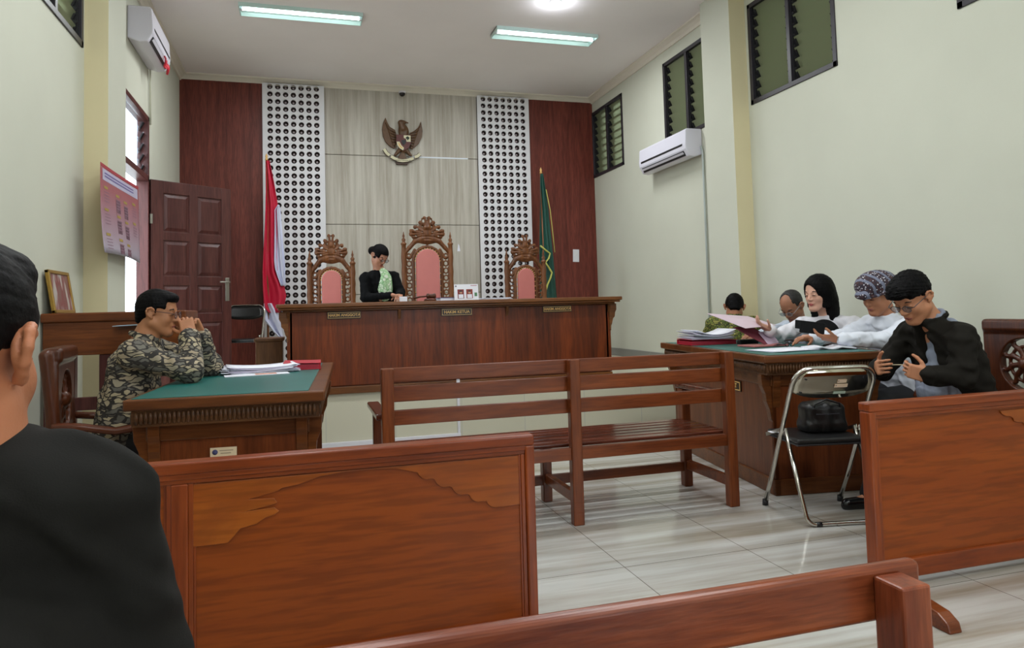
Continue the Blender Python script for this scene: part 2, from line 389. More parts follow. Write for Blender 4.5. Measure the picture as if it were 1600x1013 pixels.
structure(MB().b2((XL-.2, YB, 0), (XR+.2, YB+.15, CEIL)).build('wall_back', M_wall))
structure(wall_mesh(XL-.2, XR+.2, YF-.15, YF, 0, CEIL, [(1.7, 3.7, .9, 2.9)], 'y').build('wall_front', M_wall))  # unseen opening behind the camera, put in so daylight fills the room
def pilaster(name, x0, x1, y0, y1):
    o = MB().b2((x0, y0, 0), (x1, y1, CEIL-.001)).build(name, M_wall); o.data.materials.append(M_wall_bounce)
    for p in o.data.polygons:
        if p.normal.y < -.5: p.material_index = 1  # only the sides toward the camera get the painted warm bounce
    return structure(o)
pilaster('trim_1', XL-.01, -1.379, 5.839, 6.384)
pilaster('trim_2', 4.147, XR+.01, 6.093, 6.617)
# cornice along three sides
c = MB()
pf = [(0, 0), (0, -.095), (.02, -.095), (.03, -.06), (.06, -.03), (.085, -.018), (.085, 0)]
c.prism([(p[0]+XL, p[1]+CEIL) for p in pf], YF, YB, 'xz')
c.prism([(XR-p[0], p[1]+CEIL) for p in pf], YF, YB, 'xz')
c.prism([(YB-p[0], p[1]+CEIL) for p in pf], XL, XR, 'yz')
structure(c.build('trim_3', M_corn))
# platform with tiled front
structure(MB().b2((XL, 6.62, 0), (XR, YB, .49)).build('trim_4', M_plat))
structure(MB().b2((XR-.012, 6.64, .49), (XR, YB, .60)).build('baseboard_right', M_skirt))
structure(MB().b2((XR-.012, YF, 0), (XR, 6.09, .10)).build('baseboard_side', M_skirt))
# back wall cladding
structure(MB().b2((XL, YB-.035, .49), (-.505, YB, 4.36)).build('trim_5', M_redlam))
structure(MB().b2((3.282, YB-.035, .49), (XR, YB, 4.36)).build('trim_6', M_redlam))
mid = MB(); zz = [.49, 1.46, 2.441, 3.42, 4.36]
for i in range(4): mid.b2((.306, YB-.03, zz[i]+.004), (2.485, YB, zz[i+1]-.004))
structure(mid.build('trim_7', M_streak, bevel=.003))
M_groove = plain('panel_joint', '6a665c', rough=.6)
structure(MB().b2((.306, YB-.012, .49), (2.485, YB, 4.34)).build('trim_8', M_groove))
structure(MB().b2((1.48, YB-.034, 3.412), (2.34, YB-.028, 3.430)).build('trim_9', plain('bare_joint_strip', 'dfe6f0', rough=.3)))
def holed_board(name, x0, x1, cx0):
    mb = MB(); y0, y1 = YB-.085, YB-.06; pit = .1015; rad = .0365; n = 16
    zt = 4.313+pit/2; rows = 37; zb = zt-rows*pit
    xa = cx0-pit/2; xb = xa+7*pit
    mb.b2((x0, y0, .49), (xa, y1, 4.36)); mb.b2((xb, y0, .49), (x1, y1, 4.36)); mb.b2((xa, y0, .49), (xb, y1, zb)); mb.b2((xa, y0, zt), (xb, y1, 4.36))
    ang = [math.pi/4+2*math.pi*k/n for k in range(n)]
    for r in range(rows):
        for q in range(7):
            cx = xa+(q+.5)*pit; cz = zt-(r+.5)*pit; h = pit/2
            vs = []
            for y in (y0, y1):
                for a in ang: vs.append((cx+rad*math.cos(a), y, cz+rad*math.sin(a)))
                for a in ang:
                    s = h/max(abs(math.cos(a)), abs(math.sin(a))); vs.append((cx+s*math.cos(a), y, cz+s*math.sin(a)))
            fs = []
            for k in range(n):
                j = (k+1) % n
                fs += [(k, j, n+j, n+k), (k, 2*n+k, 2*n+j, j)]
            mb.add(vs, fs)
    o = mb.build(name, M_whiteb)
    bk = MB().b2((x0+.01, YB-.012, .49), (x1-.01, YB-.002, 4.35))
    for xx in (x0+.012, x1-.012): bk.b2((xx-.01, YB-.06, .49), (xx+.01, YB-.01, 4.35))
    structure(bk.build('trim_backing', plain(name+'_backing', '3a2624', rough=.6), o))
    pg = MB()
    for r in range(rows):
        for q in range(7):
            cx = xa+(q+.5)*pit; cz = zt-(r+.5)*pit
            pg.lathe([(.013, YB-.045), (.013, YB-.012)], (cx, 0, cz), 8, 'y')
    pg.build('rosette', plain(name+'_peg', 'a8989a', rough=.5), o)
    return structure(o)
holed_board('trim_10', -.505, .306, -.406)
holed_board('trim_11', 2.485, 3.282, 2.577)
# white cable trunking along the platform foot
structure(MB().b2((XL+.02, 6.585, 0), (1.40, 6.62, .062)).b2((1.375, 6.60, .062), (1.40, 6.62, .49)).build('trim_12', M_white, bevel=.003))
# louvred windows
def window(name, x, sgn, y0, y1, z0, z1, glass, closed=.9):
    """x: wall face, sgn: +1 room lies on the -x side (right wall), -1 left wall"""
    f = MB(); t = .045; xa, xb = x-sgn*.012, x+sgn*.11
    f.b2((xa, y0, z0), (xb, y0+t, z1)); f.b2((xa, y1-t, z0), (xb, y1, z1)); f.b2((xa, y0, z0), (xb, y1, z0+t)); f.b2((xa, y0, z1-t), (xb, y1, z1))
    ym = (y0+y1)/2; f.b2((xa+sgn*.002, ym-.024, z0), (xb, ym+.024, z1))
    o = structure(f.build(name, M_dark, bevel=.003))
    n = 9; g = MB(); cl = MB(); h = (z1-z0-2*t)/n
    for (a, b) in ((y0+t, ym-.024), (ym+.024, y1-t)):
        for i in range(n):
            zc = z0+t+(i+.5)*h
            g.box((x+sgn*.05, (a+b)/2, zc), (.005, b-a-.02, h*1.12), ry=-sgn*.42)
        for yy in (a, b):
            s = 1 if yy == a else -1
            cl.b2((x+sgn*.01, yy, z0+t), (x+sgn*.09, yy+s*.012, z1-t))
            for i in range(n):
                zc = z0+t+(i+.5)*h
                cl.box((x+sgn*.045, yy+s*.022, zc-.012), (.012, .03, h*.9), ry=-sgn*.42)
                cl.box((x+sgn*.03, yy+s*.02, zc-h*.3), (.03, .03, .02), ry=-sgn*.42)
    structure(g.build('louver_glass', glass, o)); structure(cl.build('louver_clips', M_black, o))
    return o
for i, w in enumerate(WR[:4]): window('window_%d' % (i+1), XR, 1, *w, M_louv)
window('window_5', XL, -1, *WL[0], M_louv)
# the doorway in the left wall: frame, transom louvers, open leaf
fr = MB(); ya, yb_, zt = 6.95, 8.085, 3.31
for y in (ya, yb_-.05): fr.b2((XL-.10, y, .49), (XL+.015, y+.05, zt))
fr.b2((XL-.10, ya, zt-.05), (XL+.015, yb_, zt)); fr.b2((XL-.10, ya, 2.63), (XL+.015, yb_, 2.69))
fo = structure(fr.build('trim_13', M_doorf, bevel=.004))
g = MB()
for i in range(5): g.box((XL-.06, (ya+yb_)/2, 2.75+i*.112), (.005, yb_-ya-.13, .12), ry=.5)
structure(g.build('transom_louvers', M_glassclear, fo))
k = MB()
for i in range(5): k.box((XL-.05, yb_-.075, 2.745+i*.112), (.012, .05, .10), ry=.5)
structure(k.build('louver_clips', M_black, fo))
# open door leaf, six raised panels
dl = .915; L = MB(); th = .04
L.b2((0, -th/2+.012, 0), (dl, th/2-.012, 2.165))
cols = [(.13, .42), (.51, .80)]; rws = [(.22, .78), (.90, 1.36), (1.47, 2.03)]
xs = [0, .13, .42, .51, .80, dl]; zs = [0, .22, .66, .78, 1.33, 1.45, 2.03, 2.165]
L.b2((0, -th/2, 0), (.13, th/2, 2.165)); L.b2((.42, -th/2, 0), (.51, th/2, 2.165)); L.b2((.80, -th/2, 0), (dl, th/2, 2.165))
for a, b in ((0, .2), (.66, .76), (1.06, 1.16), (1.535, 1.625), (2.035, 2.165)):
    for u0, u1 in ((.13, .42), (.51, .80)): L.b2((u0, -th/2+.0005, a), (u1, th/2-.0005, b))
for (a, b) in cols:
    for (p, q) in ((.2, .66), (.76, 1.06), (1.16, 1.535), (1.625, 2.035)):
        vs = []; 
        for s in (-1, 1):
            o_ = [(a+.012, p+.012), (b-.012, p+.012), (b-.012, q-.012), (a+.012, q-.012)]; i_ = [(a+.045, p+.045), (b-.045, p+.045), (b-.045, q-.045), (a+.045, q-.045)]
            vs = [(u, s*(th/2-.013), v) for u, v in o_]+[(u, s*(th/2-.002), v) for u, v in i_]
            L.add(vs, [(4, 5, 6, 7)]+[(m_, (m_+1) % 4, 4+(m_+1) % 4, 4+m_) for m_ in range(4)])
door = structure(L.build('door_1', M_door, None, (XL+.02, 8.085, .495), bevel=.003, rot=(0, 0, math.radians(37.8))))
h = MB().box((.86, -.026, 1.02), (.045, .012, .26)).tube([(.86, -.03, 1.10), (.86, -.075, 1.10), (.84, -.08, 1.10), (.74, -.08, 1.10)], .009, 10)
structure(h.build('door_handle', M_steel, door, bevel=.002))
structure(MB().b2((-.012, -.03, .3), (.012, .0, .4)).b2((-.012, -.03, 1.7), (.012, .0, 1.8)).build('hinge', M_steel, door))
# outdoors beyond the openings: paved yard, neighbouring wall and a hedge
structure(MB().b2((-14, -14, -.3), (18, 22, -.1)).build('ground', plain('yard_paving', '9a9a92', rough=.8, var=.1)))
structure(MB().b2((-2.9, 5.2, -.1), (XL-.17, 9.5, .47)).build('trim_14', plain('outer_step', 'b5b0a4', rough=.7)))
def leafy(name, label, cat, x0, x1, y0, y1, z1, n, col, seed):
    rs = random.Random(seed); mb = MB()
    for i in range(n):
        p = (rs.uniform(x0, x1), rs.uniform(y0, y1), rs.uniform(-.1, z1)); s = rs.uniform(.12, .28)
        a, b_, c_ = rs.uniform(0, 6.3), rs.uniform(-.9, .9), rs.uniform(0, 6.3); R = rotm(a, b_, c_)
        vs = [np.array(p)+R@(s*np.array(q)) for q in ((0, 0, 0), (.35, .25, .05), (1, 0, 0), (.35, -.25, .05))]
        mb.add(vs, [(0, 1, 2, 3)])
    mb.b2(((x0+x1)/2-.3, y0+.1, -.1), ((x0+x1)/2+.3, y1-.1, z1-.25))
    return tag(mb.build(name, plain(name+'_leaf', col, rough=.6, var=.3, vscale=3)), label, cat)
leafy('hedge', 'tall dark green hedge outside behind the high louvred windows', 'hedge', 5.6, 7.2, 0, 12, 6.6, 5200, '3d4f22', 3)
# ================================================================== fixtures
def ceiling_light(x0, x1, y0, y1, label):
    t = thing('fluorescent_fixture', label, 'ceiling light', ((x0+x1)/2, (y0+y1)/2, CEIL), 0, 'fluorescent ceiling lights')
    w, d = (x1-x0)/2, (y1-y0)/2
    b = MB().b2((-w, -d, -.012), (w, d, 0)).b2((-w, -d, -.045), (-w+.012, d, 0)).b2((w-.012, -d, -.045), (w, d, 0))
    for s in (-1, 1): b.add([(-w, s*d, -.045), (w, s*d, -.045), (w, s*d*.8, -.012), (-w, s*d*.8, -.012)], [(0, 1, 2, 3)]); b.b2((-w, s*d-.003, -.045), (w, s*d+.003, 0))
    b.build('reflector', M_refl, t)
    MB().tube([(-w+.03, -.035, -.032), (w-.03, -.035, -.032)], .0165, 12).build('fluorescent_tube', M_tube, t)
    for s in (-1, 1): MB().box((s*(w-.022), -.035, -.034), (.022, .045, .03)).build('tube_socket', M_white, t, bevel=.002)
    ld = bpy.data.lights.new('tube_light', 'AREA'); ld.shape = 'RECTANGLE'; ld.size = 2*w-.06; ld.size_y = .10; ld.energy = TUBE_W; ld.color = (.955, .985, 1.0)
    lo = bpy.data.objects.new('tube_light', ld); COL.objects.link(lo); lo.parent = t; lo.location = (0, 0, -.06)
    return t
M_refl = plain('white_reflector', 'c8e0dc', rough=.35, spec=.6)
M_tube = plain('lit_tube', 'ffffff', emis='f2ffff', est=9)
ceiling_light(-.61, .65, 7.62, 7.87, 'lit fluorescent ceiling fixture at the left, over the carved chairs')
ceiling_light(2.15, 3.40, 7.64, 7.92, 'lit fluorescent ceiling fixture at the right, beside the round bulb')
for a, y, w_ in ((-.61, 4.3, 'above the left green table'), (1.75, 4.3, 'above the right green table'), (-.61, 1.0, 'above the left wooden barrier'), (1.75, 1.0, 'above the right wooden barrier'), (-.61, -2.2, 'at the left of the rear wall'), (2.15, -2.2, 'at the right of the rear wall')):  # rows out of view, added to light the room like the visible pair
    ceiling_light(a, a+1.26, y, y+.25, 'unseen lit fluorescent ceiling fixture '+w_)
t = thing('downlight', 'small round lit bulb in the grey ceiling', 'ceiling light', (2.59, 6.89, CEIL))
MB().lathe([(.065, 0), (.065, -.012), (.05, -.02), (.045, -.012)], (0, 0, 0), 24).build('rim', M_white, t)
MB().lathe([(.0, -.052), (.025, -.048), (.042, -.033), (.046, -.014)], (0, 0, 0), 20).build('bulb', plain('lit_bulb', 'ffffff', emis='dfe8ff', est=25), t)
ld = bpy.data.lights.new('bulb_light', 'POINT'); ld.energy = BULB_W; ld.shadow_soft_size = .05; ld.color = (.88, .93, 1)
lo = bpy.data.objects.new('bulb_light', ld); COL.objects.link(lo); lo.parent = t; lo.location = (0, 0, -.11)
t = thing('dome_camera', 'small black dome security camera under the cornice above the emblem', 'security camera', (1.385, 10.0, 4.345))
MB().lathe([(.05, 0), (.05, -.02), (.04, -.025)], (0, 0, 0), 20).build('base', M_white, t)
MB().lathe([(.042, -.02), (.042, -.035), (.034, -.055), (.018, -.068), (0, -.072)], (0, 0, 0), 20).build('dome', plain('dome_glass', '1a1214', rough=.12), t)
# air conditioners
def air_con(name, x, y0, y1, z0, z1, sgn, label, dep=.22):
    """sgn +1: on right wall facing -x"""
    t = thing('air_conditioner', label, 'air conditioner', (x, (y0+y1)/2, z0)); h = z1-z0; w = (y1-y0)/2
    prof = [(0, 0.03), (-.10, 0), (-.17, .01), (-dep+.005, .09), (-dep, .13), (-dep+.01, h-.02), (-dep+.03, h), (0, h)]
    b = MB().prism([(p[0]*sgn, p[1]) for p in prof], -w, w, 'xz')
    b.build('body', M_ac, t, bevel=.012, seg=3)
    v = MB().box((-sgn*(.192), 0, .046), (.008, 2*w-.12, .062), ry=-sgn*.51); v.build('air_outlet', M_black, t)
    MB().box((-sgn*(.205), 0, .048), (.006, 2*w-.14, .026), ry=-sgn*.7).build('louver_flap', M_ac, t)
    MB().b2((-sgn*(dep+.002), -w+.06, .128), (-sgn*(dep-.010), w-.06, .152)).build('panel_gap', M_black, t)
    return t
M_ac = plain('glossy_white_plastic', 'dcdae6', rough=.22, spec=.5)
a = air_con('ac', XR, 6.98, 8.12, 2.86, 3.18, 1, 'white split air conditioner on the right wall under the louvred window')
MB().tube([(-.02, -.57, .12), (-.02, -.60, .05), (-.02, -.60, -2.3)], .012, 8).build('pipe', plain('pipe_wrap', 'b9c2c0', rough=.6), a)
a = air_con('ac', XL, 7.17, 8.07, 3.79, 4.13, -1, 'white split air conditioner high on the left wall above the doorway')
MB().tube([(.02, .47, .05), (.02, .49, 0), (.02, .49, -.55)], .010, 8).build('pipe', plain('pipe_wrap2', 'c4c4b2', rough=.6), a)
rs = random.Random(4); rb = MB()
for i in range(5):
    pts = [(.2+.012*math.sin(j*1.3+i), .10+.035*i+.012*j, .10-.02*j+.015*math.cos(j+i)) for j in range(6)]
    rb.tube(pts, .012, 6, flat=.3)
tag(rb.build('ribbon', plain('red_ribbon', 'c8283a', rough=.5), None, (XL+.02, 7.62, 3.74)), 'red ribbon hanging in the outlet of the left air conditioner', 'ribbon')
# switch and small papers on the back wall
t = thing('wall_switch', 'white switch plate on the red-brown panel at the right', 'switch', (3.985, YB-.035, 1.985))
MB().box((0, -.006, 0), (.10, .012, .19), ry=.03).build('plate', M_white, t, bevel=.004)
MB().box((0, -.014, .03), (.04, .01, .06)).build('rocker', M_whiteb, t, bevel=.003)
tag(MB().prism([(-.02, -.05), (.025, -.05), (.012, .03), (-.005, .06)], -.002, 0, 'xz').build('paper_tag', M_paper, None, (2.168, YB-.032, 2.11)), 'small white paper tag stuck on the pale panel right of the tall chair', 'paper')
# poster hanging off the left pilaster
t = thing('poster', 'red and white printed poster curling off the left wall beside the door', 'poster', (-1.372, 5.55, 1.68))
def poster_mat():
    m, nt, N, L, b = newmat('poster_print'); tc = N.new('ShaderNodeTexCoord'); sp = N.new('ShaderNodeSeparateXYZ'); L.new(tc.outputs['Object'], sp.inputs[0])
    r = N.new('ShaderNodeValToRGB'); e = r.color_ramp.elements; e[0].position = 0; e[0].color = lin('a9a6b4'); e[1].position = 1; e[1].color = lin('96444a')
    for p, c_ in ((.2, 'a793a0'), (.45, 'a07884'), (.75, 'a05a60')):
        q = e.new(p); q.color = lin(c_)
    mm = N.new('ShaderNodeMath'); mm.operation = 'DIVIDE'; mm.inputs[1].default_value = .65; L.new(sp.outputs[2], mm.inputs[0]); L.new(mm.outputs[0], r.inputs[0])
    L.new(r.outputs[0], b.inputs['Base Color']); setp(b, Roughness=.45); return m
nx, nz = 24, 14; vs = []; PH, PW = .645, 1.02
def pos(u, v):
    x = .012+.05*math.sin(math.pi*u)*(1-v)*.6+.05*(u**2)*(1-.3*v)+.03*(1-v)**3*(1-u); z = v*PH+.012*math.sin(u*3.0+.4)*(1-v); return (x, u*PW, z)
for i in range(nx+1):
    for j in range(nz+1): vs.append(pos(i/nx, j/nz))
fs = [(i*(nz+1)+j, (i+1)*(nz+1)+j, (i+1)*(nz+1)+j+1, i*(nz+1)+j+1) for i in range(nx) for j in range(nz)]
sh = MB().add(vs, fs, True).build('sheet', poster_mat(), t)
md = sh.modifiers.new('solid', 'SOLIDIFY'); md.thickness = .0012
def patch(mb, u0, u1, v0, v1, off=.0022, n=4):
    vs = []
    for i in range(n+1):
        for v in (v0, v1):
            p = pos(u0+(u1-u0)*i/n, v); vs.append((p[0]+off, p[1], p[2]))
    mb.add(vs, [(2*i, 2*i+2, 2*i+3, 2*i+1) for i in range(n)])
M_pgold = plain('poster_gold', 'a48c44', rough=.5); M_ptext = plain('poster_text', '8e6f80', rough=.6); M_pphoto = plain('poster_photo', '6b4a58', rough=.6, var=.4, vscale=30)
mb = MB(); patch(mb, .05, .97, .82, .95, n=10); mb.build('headline_band', plain('poster_lilac', 'b9b4cc', rough=.5), t)
mb = MB(); patch(mb, .0, 1, .965, 1.0, n=10); mb.build('red_border', plain('poster_red', 'a83440', rough=.5), t)
for col_ in range(4):
    u = (.08, .36, .56, .80)[col_]
    for rw in range(3 if col_ != 3 else 2):
        v = (.73, .48, .2)[rw]-(.03*col_ if col_ < 3 else .02); mb = MB(); patch(mb, u, u+.09, v, v+.03, .003); mb.build('gold_heading', M_pgold, t)
        tx = MB()
        for q in range(4):
            if v-.04-.035*q > .03: patch(tx, u, u+.12, v-.04-.035*q, v-.032-.035*q, .003)
        tx.build('text_lines', M_ptext, t)
        if col_ in (1, 2): im = MB(); patch(im, u+.0, u+.1, max(v-.19, .02), v-.03, .0026); im.build('photo_block', M_pphoto, t)
mb = MB(); patch(mb, .05, .9, .80, .805)
txm = MB()
for q in range(2): patch(txm, .10, .85, .865+.035*q, .88+.035*q, .0035, 10)
txm.build('headline_text', plain('poster_head', '6b5f9c', rough=.6), t)
# ================================================================== judges' bench on the platform
t = thing('judge_bench', 'long dark wooden judges bench with three name plates on the platform', 'judges bench', (1.40, 6.6, .49))
X0, X1 = -.13-1.40, 2.945-1.40; H1 = .815
b = MB()
segs = [X0, .848-1.40, 1.881-1.40, X1]
for i in range(3): b.b2((segs[i]+.006, 0, .07), (segs[i+1]-.006, .03, .74))
b.build('front_panel', M_jb, t, bevel=.004)
b = MB().b2((X0, .012, .0), (X1, .04, .76)).b2((X0, 0, 0), (X0+.03, .72, .76)).b2((X1-.03, 0, 0), (X1, .72, .76)); 
for x in segs: b.b2((x-.014, -.006, .07), (x+.014, .02, .70))
b.build('carcass', M_jb, t)
MB().b2((X0-.015, -.022, 0), (X1+.015, .05, .065)).build('plinth', M_jbx, t, bevel=.006)
tp = MB().b2((X0-.10, -.115, H1-.036), (X1+.105, .85, H1)); tp.build('worktop', M_jbx, t, bevel=.008)
co = MB().b2((X0-.085, -.095, H1-.055), (X1+.09, .78, H1-.036)); co.b2((X0-.05, -.045, H1-.072), (X1+.055, .76, H1-.055)); co.build('cornice_moulding', M_jbx, t, bevel=.006, seg=2)
pr = [(0, 0), (0, -.26), (.02, -.27), (.022, -.22), (.035, -.20), (.05, -.15), (.075, -.13), (.08, -.09), (.10, -.06), (.10, 0)]
for s, xx in ((1, X1), (-1, X0)):
    o = [(xx+s*p[0]*.8, H1-.07+p[1]) for p in pr]
    for yy in (-.02, .35): MB().prism(o, yy, yy+.05, 'xz').build('side_bracket', M_jbx, t, bevel=.004)
for x in segs:
    MB().prism([(-.035, H1-.07), (0, H1-.07), (0, H1-.17), (-.016, H1-.14), (-.03, H1-.10)], x-.014, x+.014, 'yz').build('front_bracket', M_jbx, t, bevel=.003)
M_plate = plain('name_plate_black', '241408', rough=.35)
def plate(parent, cx, cz, w, h, txt, size, y=-.004):
    p = MB().b2((cx-w/2, y-.008, cz-h/2), (cx+w/2, y, cz+h/2)).build('name_plate', M_plate, parent, bevel=.002)
    f = MB(); e = .004
    for s in (-1, 1):
        f.b2((cx-w/2+.006, y-.011, cz+s*(h/2-.010)-e/2), (cx+w/2-.006, y-.008, cz+s*(h/2-.010)+e/2))
        f.b2((cx+s*(w/2-.010)-e/2, y-.011, cz-h/2+.008), (cx+s*(w/2-.010)+e/2, y-.008, cz+h/2-.008))
    f.build('gold_border', M_gold, p)
    text('gold_lettering', txt, size, M_gold, p, (cx, y-.0105, cz), (math.pi/2, 0, 0), .0010, bold=.0010)
    return p
plate(t, .351-1.40, .705, .30, .068, 'HAKIM ANGGOTA', .034)
plate(t, 1.388-1.40, .705, .30, .072, 'HAKIM KETUA', .038)
plate(t, 2.395-1.40, .707, .30, .064, 'HAKIM ANGGOTA', .034)
TOPZ = .49+H1
# things on the judges' bench
t = thing('gavel', 'dark wooden gavel block lying on the bench in front of the tall chair', 'gavel', (1.182, 6.85, TOPZ))
MB().lathe([(.055, 0), (.062, .008), (.058, .02), (.04, .026)], (0, 0, 0), 20).build('sound_block', M_chairw, t)
MB().lathe([(.018, -.045), (.026, -.04), (.026, -.025), (.021, -.02), (.021, .02), (.026, .025), (.026, .04), (.018, .045)], (.01, 0, .05), 16, 'x').build('head', M_chairw, t)
MB().tube([(.01, 0, .05), (-.10, -.02, .045), (-.17, -.03, .03)], [.008, .008, .011], 8).build('handle', M_chairw, t)
t = thing('book', 'blue and white closed book lying left of the photo placard', 'book', (1.361, 6.86, TOPZ), .1)
MB().b2((-.10, -.09, .003), (.10, .09, .028)).build('pages', M_paper, t); MB().b2((-.105, -.095, 0), (.105, .095, .004)).b2((-.105, -.095, .027), (.105, .095, .032)).build('cover', plain('blue_cover', '3c4a86', rough=.4), t)
t = thing('photo_placard', 'white desk placard with two portrait photos on the judges bench', 'placard', (1.511, 6.70, TOPZ), -.05)
rx = -.18
RX = (rx, 0, 0)
pl = MB().box((0, 0, .078), (.235, .005, .158)).build('board', plain('placard_white', 'e2e2ea', rough=.3), t, rot=RX)
for i, (cc, sk) in enumerate((('7e1c1c', 'b98870'), ('8a2a18', 'c09078'))):
    xx = -.055+.085*i
    MB().box((xx, -.0035, .062), (.062, .002, .09)).build('portrait_photo', plain('portrait_ground', cc, rough=.5), t, rot=RX)
    q = MB().lathe([(0, -.002), (.014, -.002), (.014, 0), (0, 0)], (xx, -.0055, .075), 14, 'y').build('portrait_face', plain('portrait_face', sk, rough=.6), t, rot=RX); MB().prism([(xx-.013, .082), (xx+.013, .082), (xx+.011, .094), (xx-.011, .094)], -.009, -.006, 'xz').build('portrait_cap', M_black, t, rot=RX)
    MB().box((xx, -.0065, .038), (.046, .003, .038)).build('portrait_shirt', M_paper, t, rot=RX)
MB().box((.092, -.0035, .055), (.026, .002, .035)).build('green_mark', plain('green_mark', '4d7e58', rough=.6), t, rot=RX)
MB().box((-.10, -.0035, .138), (.014, .002, .014)).build('dark_logo', M_ink, t, rot=RX); MB().box((.075, -.0035, .143), (.06, .002, .006)).build('caption_line', plain('pink_caption', 'b07080', rough=.6), t, rot=RX)
MB().box((0, .05, .07), (.14, .004, .15), rx=.30).build('stand', M_white, t)
t = thing('paper_stack', 'thin loose stack of white papers right of the photo placard', 'papers', (1.802, 6.86, TOPZ), .12, 'papers')
for i in range(4): MB().box((.01*i, .006*i, .003+.005*i), (.30, .20, .003), rz=.06*i-.1).build('sheet', M_paper, t)
tag(MB().b2((-.035, -.03, 0), (.035, .03, .05)).build('white_box', M_paper, None, (0.923, 6.86, TOPZ), bevel=.004), 'small white box on the bench by the hands of the standing woman', 'box')
# ================================================================== carved thrones
def throne(x, y, w, hpost, hcrest, padw, pad0, pad1, label, group=None):
    """w: distance between posts; heights above the platform"""
    t = thing('carved_chair', label, 'chair', (x, y, .49), 0, group); O = np.array((x, y, .49))
    k = w/.5
    for s in (-1, 1):
        px_ = s*w/2; z0 = .45
        prof = [(.034, 0), (.034, .40), (.028, .44), (.040, .50), (.040, .60), (.044, .64), (.040, .70), (.026, .73)]
        L_ = hpost-.16-.73
        for i in range(9): prof += [(.029+.006*(i % 2), .75+L_*i/9)]
        prof += [(.028, hpost-.17), (.036, hpost-.16), (.036, hpost-.145), (.022, hpost-.135), (.018, hpost-.12), (.026, hpost-.10), (.016, hpost-.085), (.010, hpost-.07), (.016, hpost-.055), (.008, hpost-.03), (.004, hpost)]
        MB().lathe(prof, (px_, .05, 0), 16).build('back_post', M_carve, t)
    # inner frame: arch with scalloped pierced sides
    pr = []; A = lambda u, v, yy=.05: (x+u, y+yy, .49+v)
    hw = padw/2+.03; zc = pad1-padw/2
    arch = [A(-hw, pad0-.06)]+[A(-hw, pad0+(zc-pad0)*i/4) for i in range(1, 4)]+[A(-hw*math.cos(a), zc+hw*math.sin(a)) for a in np.linspace(0, math.pi, 11)]+[A(hw, zc-(zc-pad0)*i/4) for i in range(1, 4)]+[A(hw, pad0-.06)]
    pr += path(arch, .021, .006)
    ow = w/2-.02
    for s in (-1, 1):   # pierced side scroll bands
        nsc = int((zc-pad0)/.085)+1
        for i in range(nsc):
            z = pad0+.0+(zc-pad0+.06)*i/(nsc-1); cx = s*(hw+.045*k)
            r = .026*k
            pts = [A(cx+r*math.cos(a), z+r*1.1*math.sin(a)) for a in np.linspace(0, 2*math.pi, 9)]
            pr += path(pts, .0095, .004)
            pr += [ell(A(cx+s*r*1.25, z+.04), (.014, .016, .016), k=.008), ell(A(cx+s*r*1.1, z), (.012, .014, .02), k=.006)]
        # sloping shoulder from crest to post
        pr += path([A(s*w/2, hpost-.28), A(s*(w*.38), hpost-.20), A(s*w*.26, hpost-.12), A(s*w*.12, hpost-.09)], [.024, .026, .03, .04], .012)
        pr += path([A(s*w/2*.96, hpost-.31), A(s*(hw+.04), hpost-.33), A(s*hw*.9, zc+hw*.8)], [.012, .016, .018], .006)
    # crest: dense leaf cluster, crowned by three prongs
    zt_ = hpost; K = k
    pr += [ell(A(0, zt_-.03), (.150*K, .026, .085), k=.01), ell(A(0, zt_+.05), (.100*K, .024, .075), k=.02), ell(A(0, zt_-.11), (.105*K, .026, .05), k=.02)]
    for s in (-1, 1):
        for a, ra, rb_, lr in ((-.35, .150, .075, .026), (-.02, .165, .085, .028), (.30, .168, .092, .028), (.62, .150, .105, .026), (.95, .118, .125, .024), (1.25, .075, .150, .022)):
            cx_, cz_ = s*math.cos(a)*ra*K, zt_-.03+math.sin(a)*rb_*1.45
            pr += [ell(A(cx_, cz_), (lr*K, .020, lr), k=.008), capsule(A(cx_*.45, zt_-.03+(cz_-zt_+.03)*.45, -.0+.05-.022), A(cx_*.95, cz_, .03), .016, .012, .006)]
            pr += [ell(A(cx_*1.12, cz_+.012), (.010, .012, .014), k=.004)]
        for (u_, v_, ru, rv) in ((.045, .075, .013, .022), (.105, .035, .014, .012), (.120, -.055, .012, .010), (.055, -.005, .008, .014)):
            pr += [ell(A(s*u_*K, zt_+v_), (ru, .06, rv), k=.003, op='s')]
        pr += path([A(s*.015, hcrest-.12), A(s*.05*K, hcrest-.085), A(s*.062*K, hcrest-.05), A(s*.050*K, hcrest-.012)], [.015, .012, .009, .008], .005)
        pr += [ell(A(s*.050*K, hcrest-.008), (.012, .012, .012), k=.003)]
    pr += [capsule(A(0, zt_+.06), A(0, hcrest-.06), .045*K, .020*K, .012), ell(A(0, hcrest-.035), (.016*K, .016, .020), k=.005), ell(A(0, zt_-.01, .028), (.05*K, .016, .05), k=.01)]
    for i in range(4): pr += path([A(.085*K*(1-.10*i)*math.sin(b_), zt_-.13+.035*i+.018*math.cos(b_), .024) for b_ in np.linspace(-1.4, 1.4, 7)], .007, .004)
    sdf('carved_back_frame', pr, M_carve, t, res=.0065)
    # upholstered pad
    pad = [(-padw/2, pad0)]+[(-padw/2*math.cos(a), zc+padw/2*math.sin(a)) for a in np.linspace(0, math.pi, 15)]+[(padw/2, pad0)]
    MB().prism(pad, .012, .07, 'xz').build('back_cushion', M_pink, t, bevel=.014, seg=3)
    st = MB()
    per = [(-padw/2-.008, pad0+(zc-pad0)*i/12) for i in range(12)]+[(-(padw/2+.008)*math.cos(a), zc+(padw/2+.008)*math.sin(a)) for a in np.linspace(0, math.pi, 15)]+[(padw/2+.008, zc-(zc-pad0)*i/12) for i in range(1, 13)]
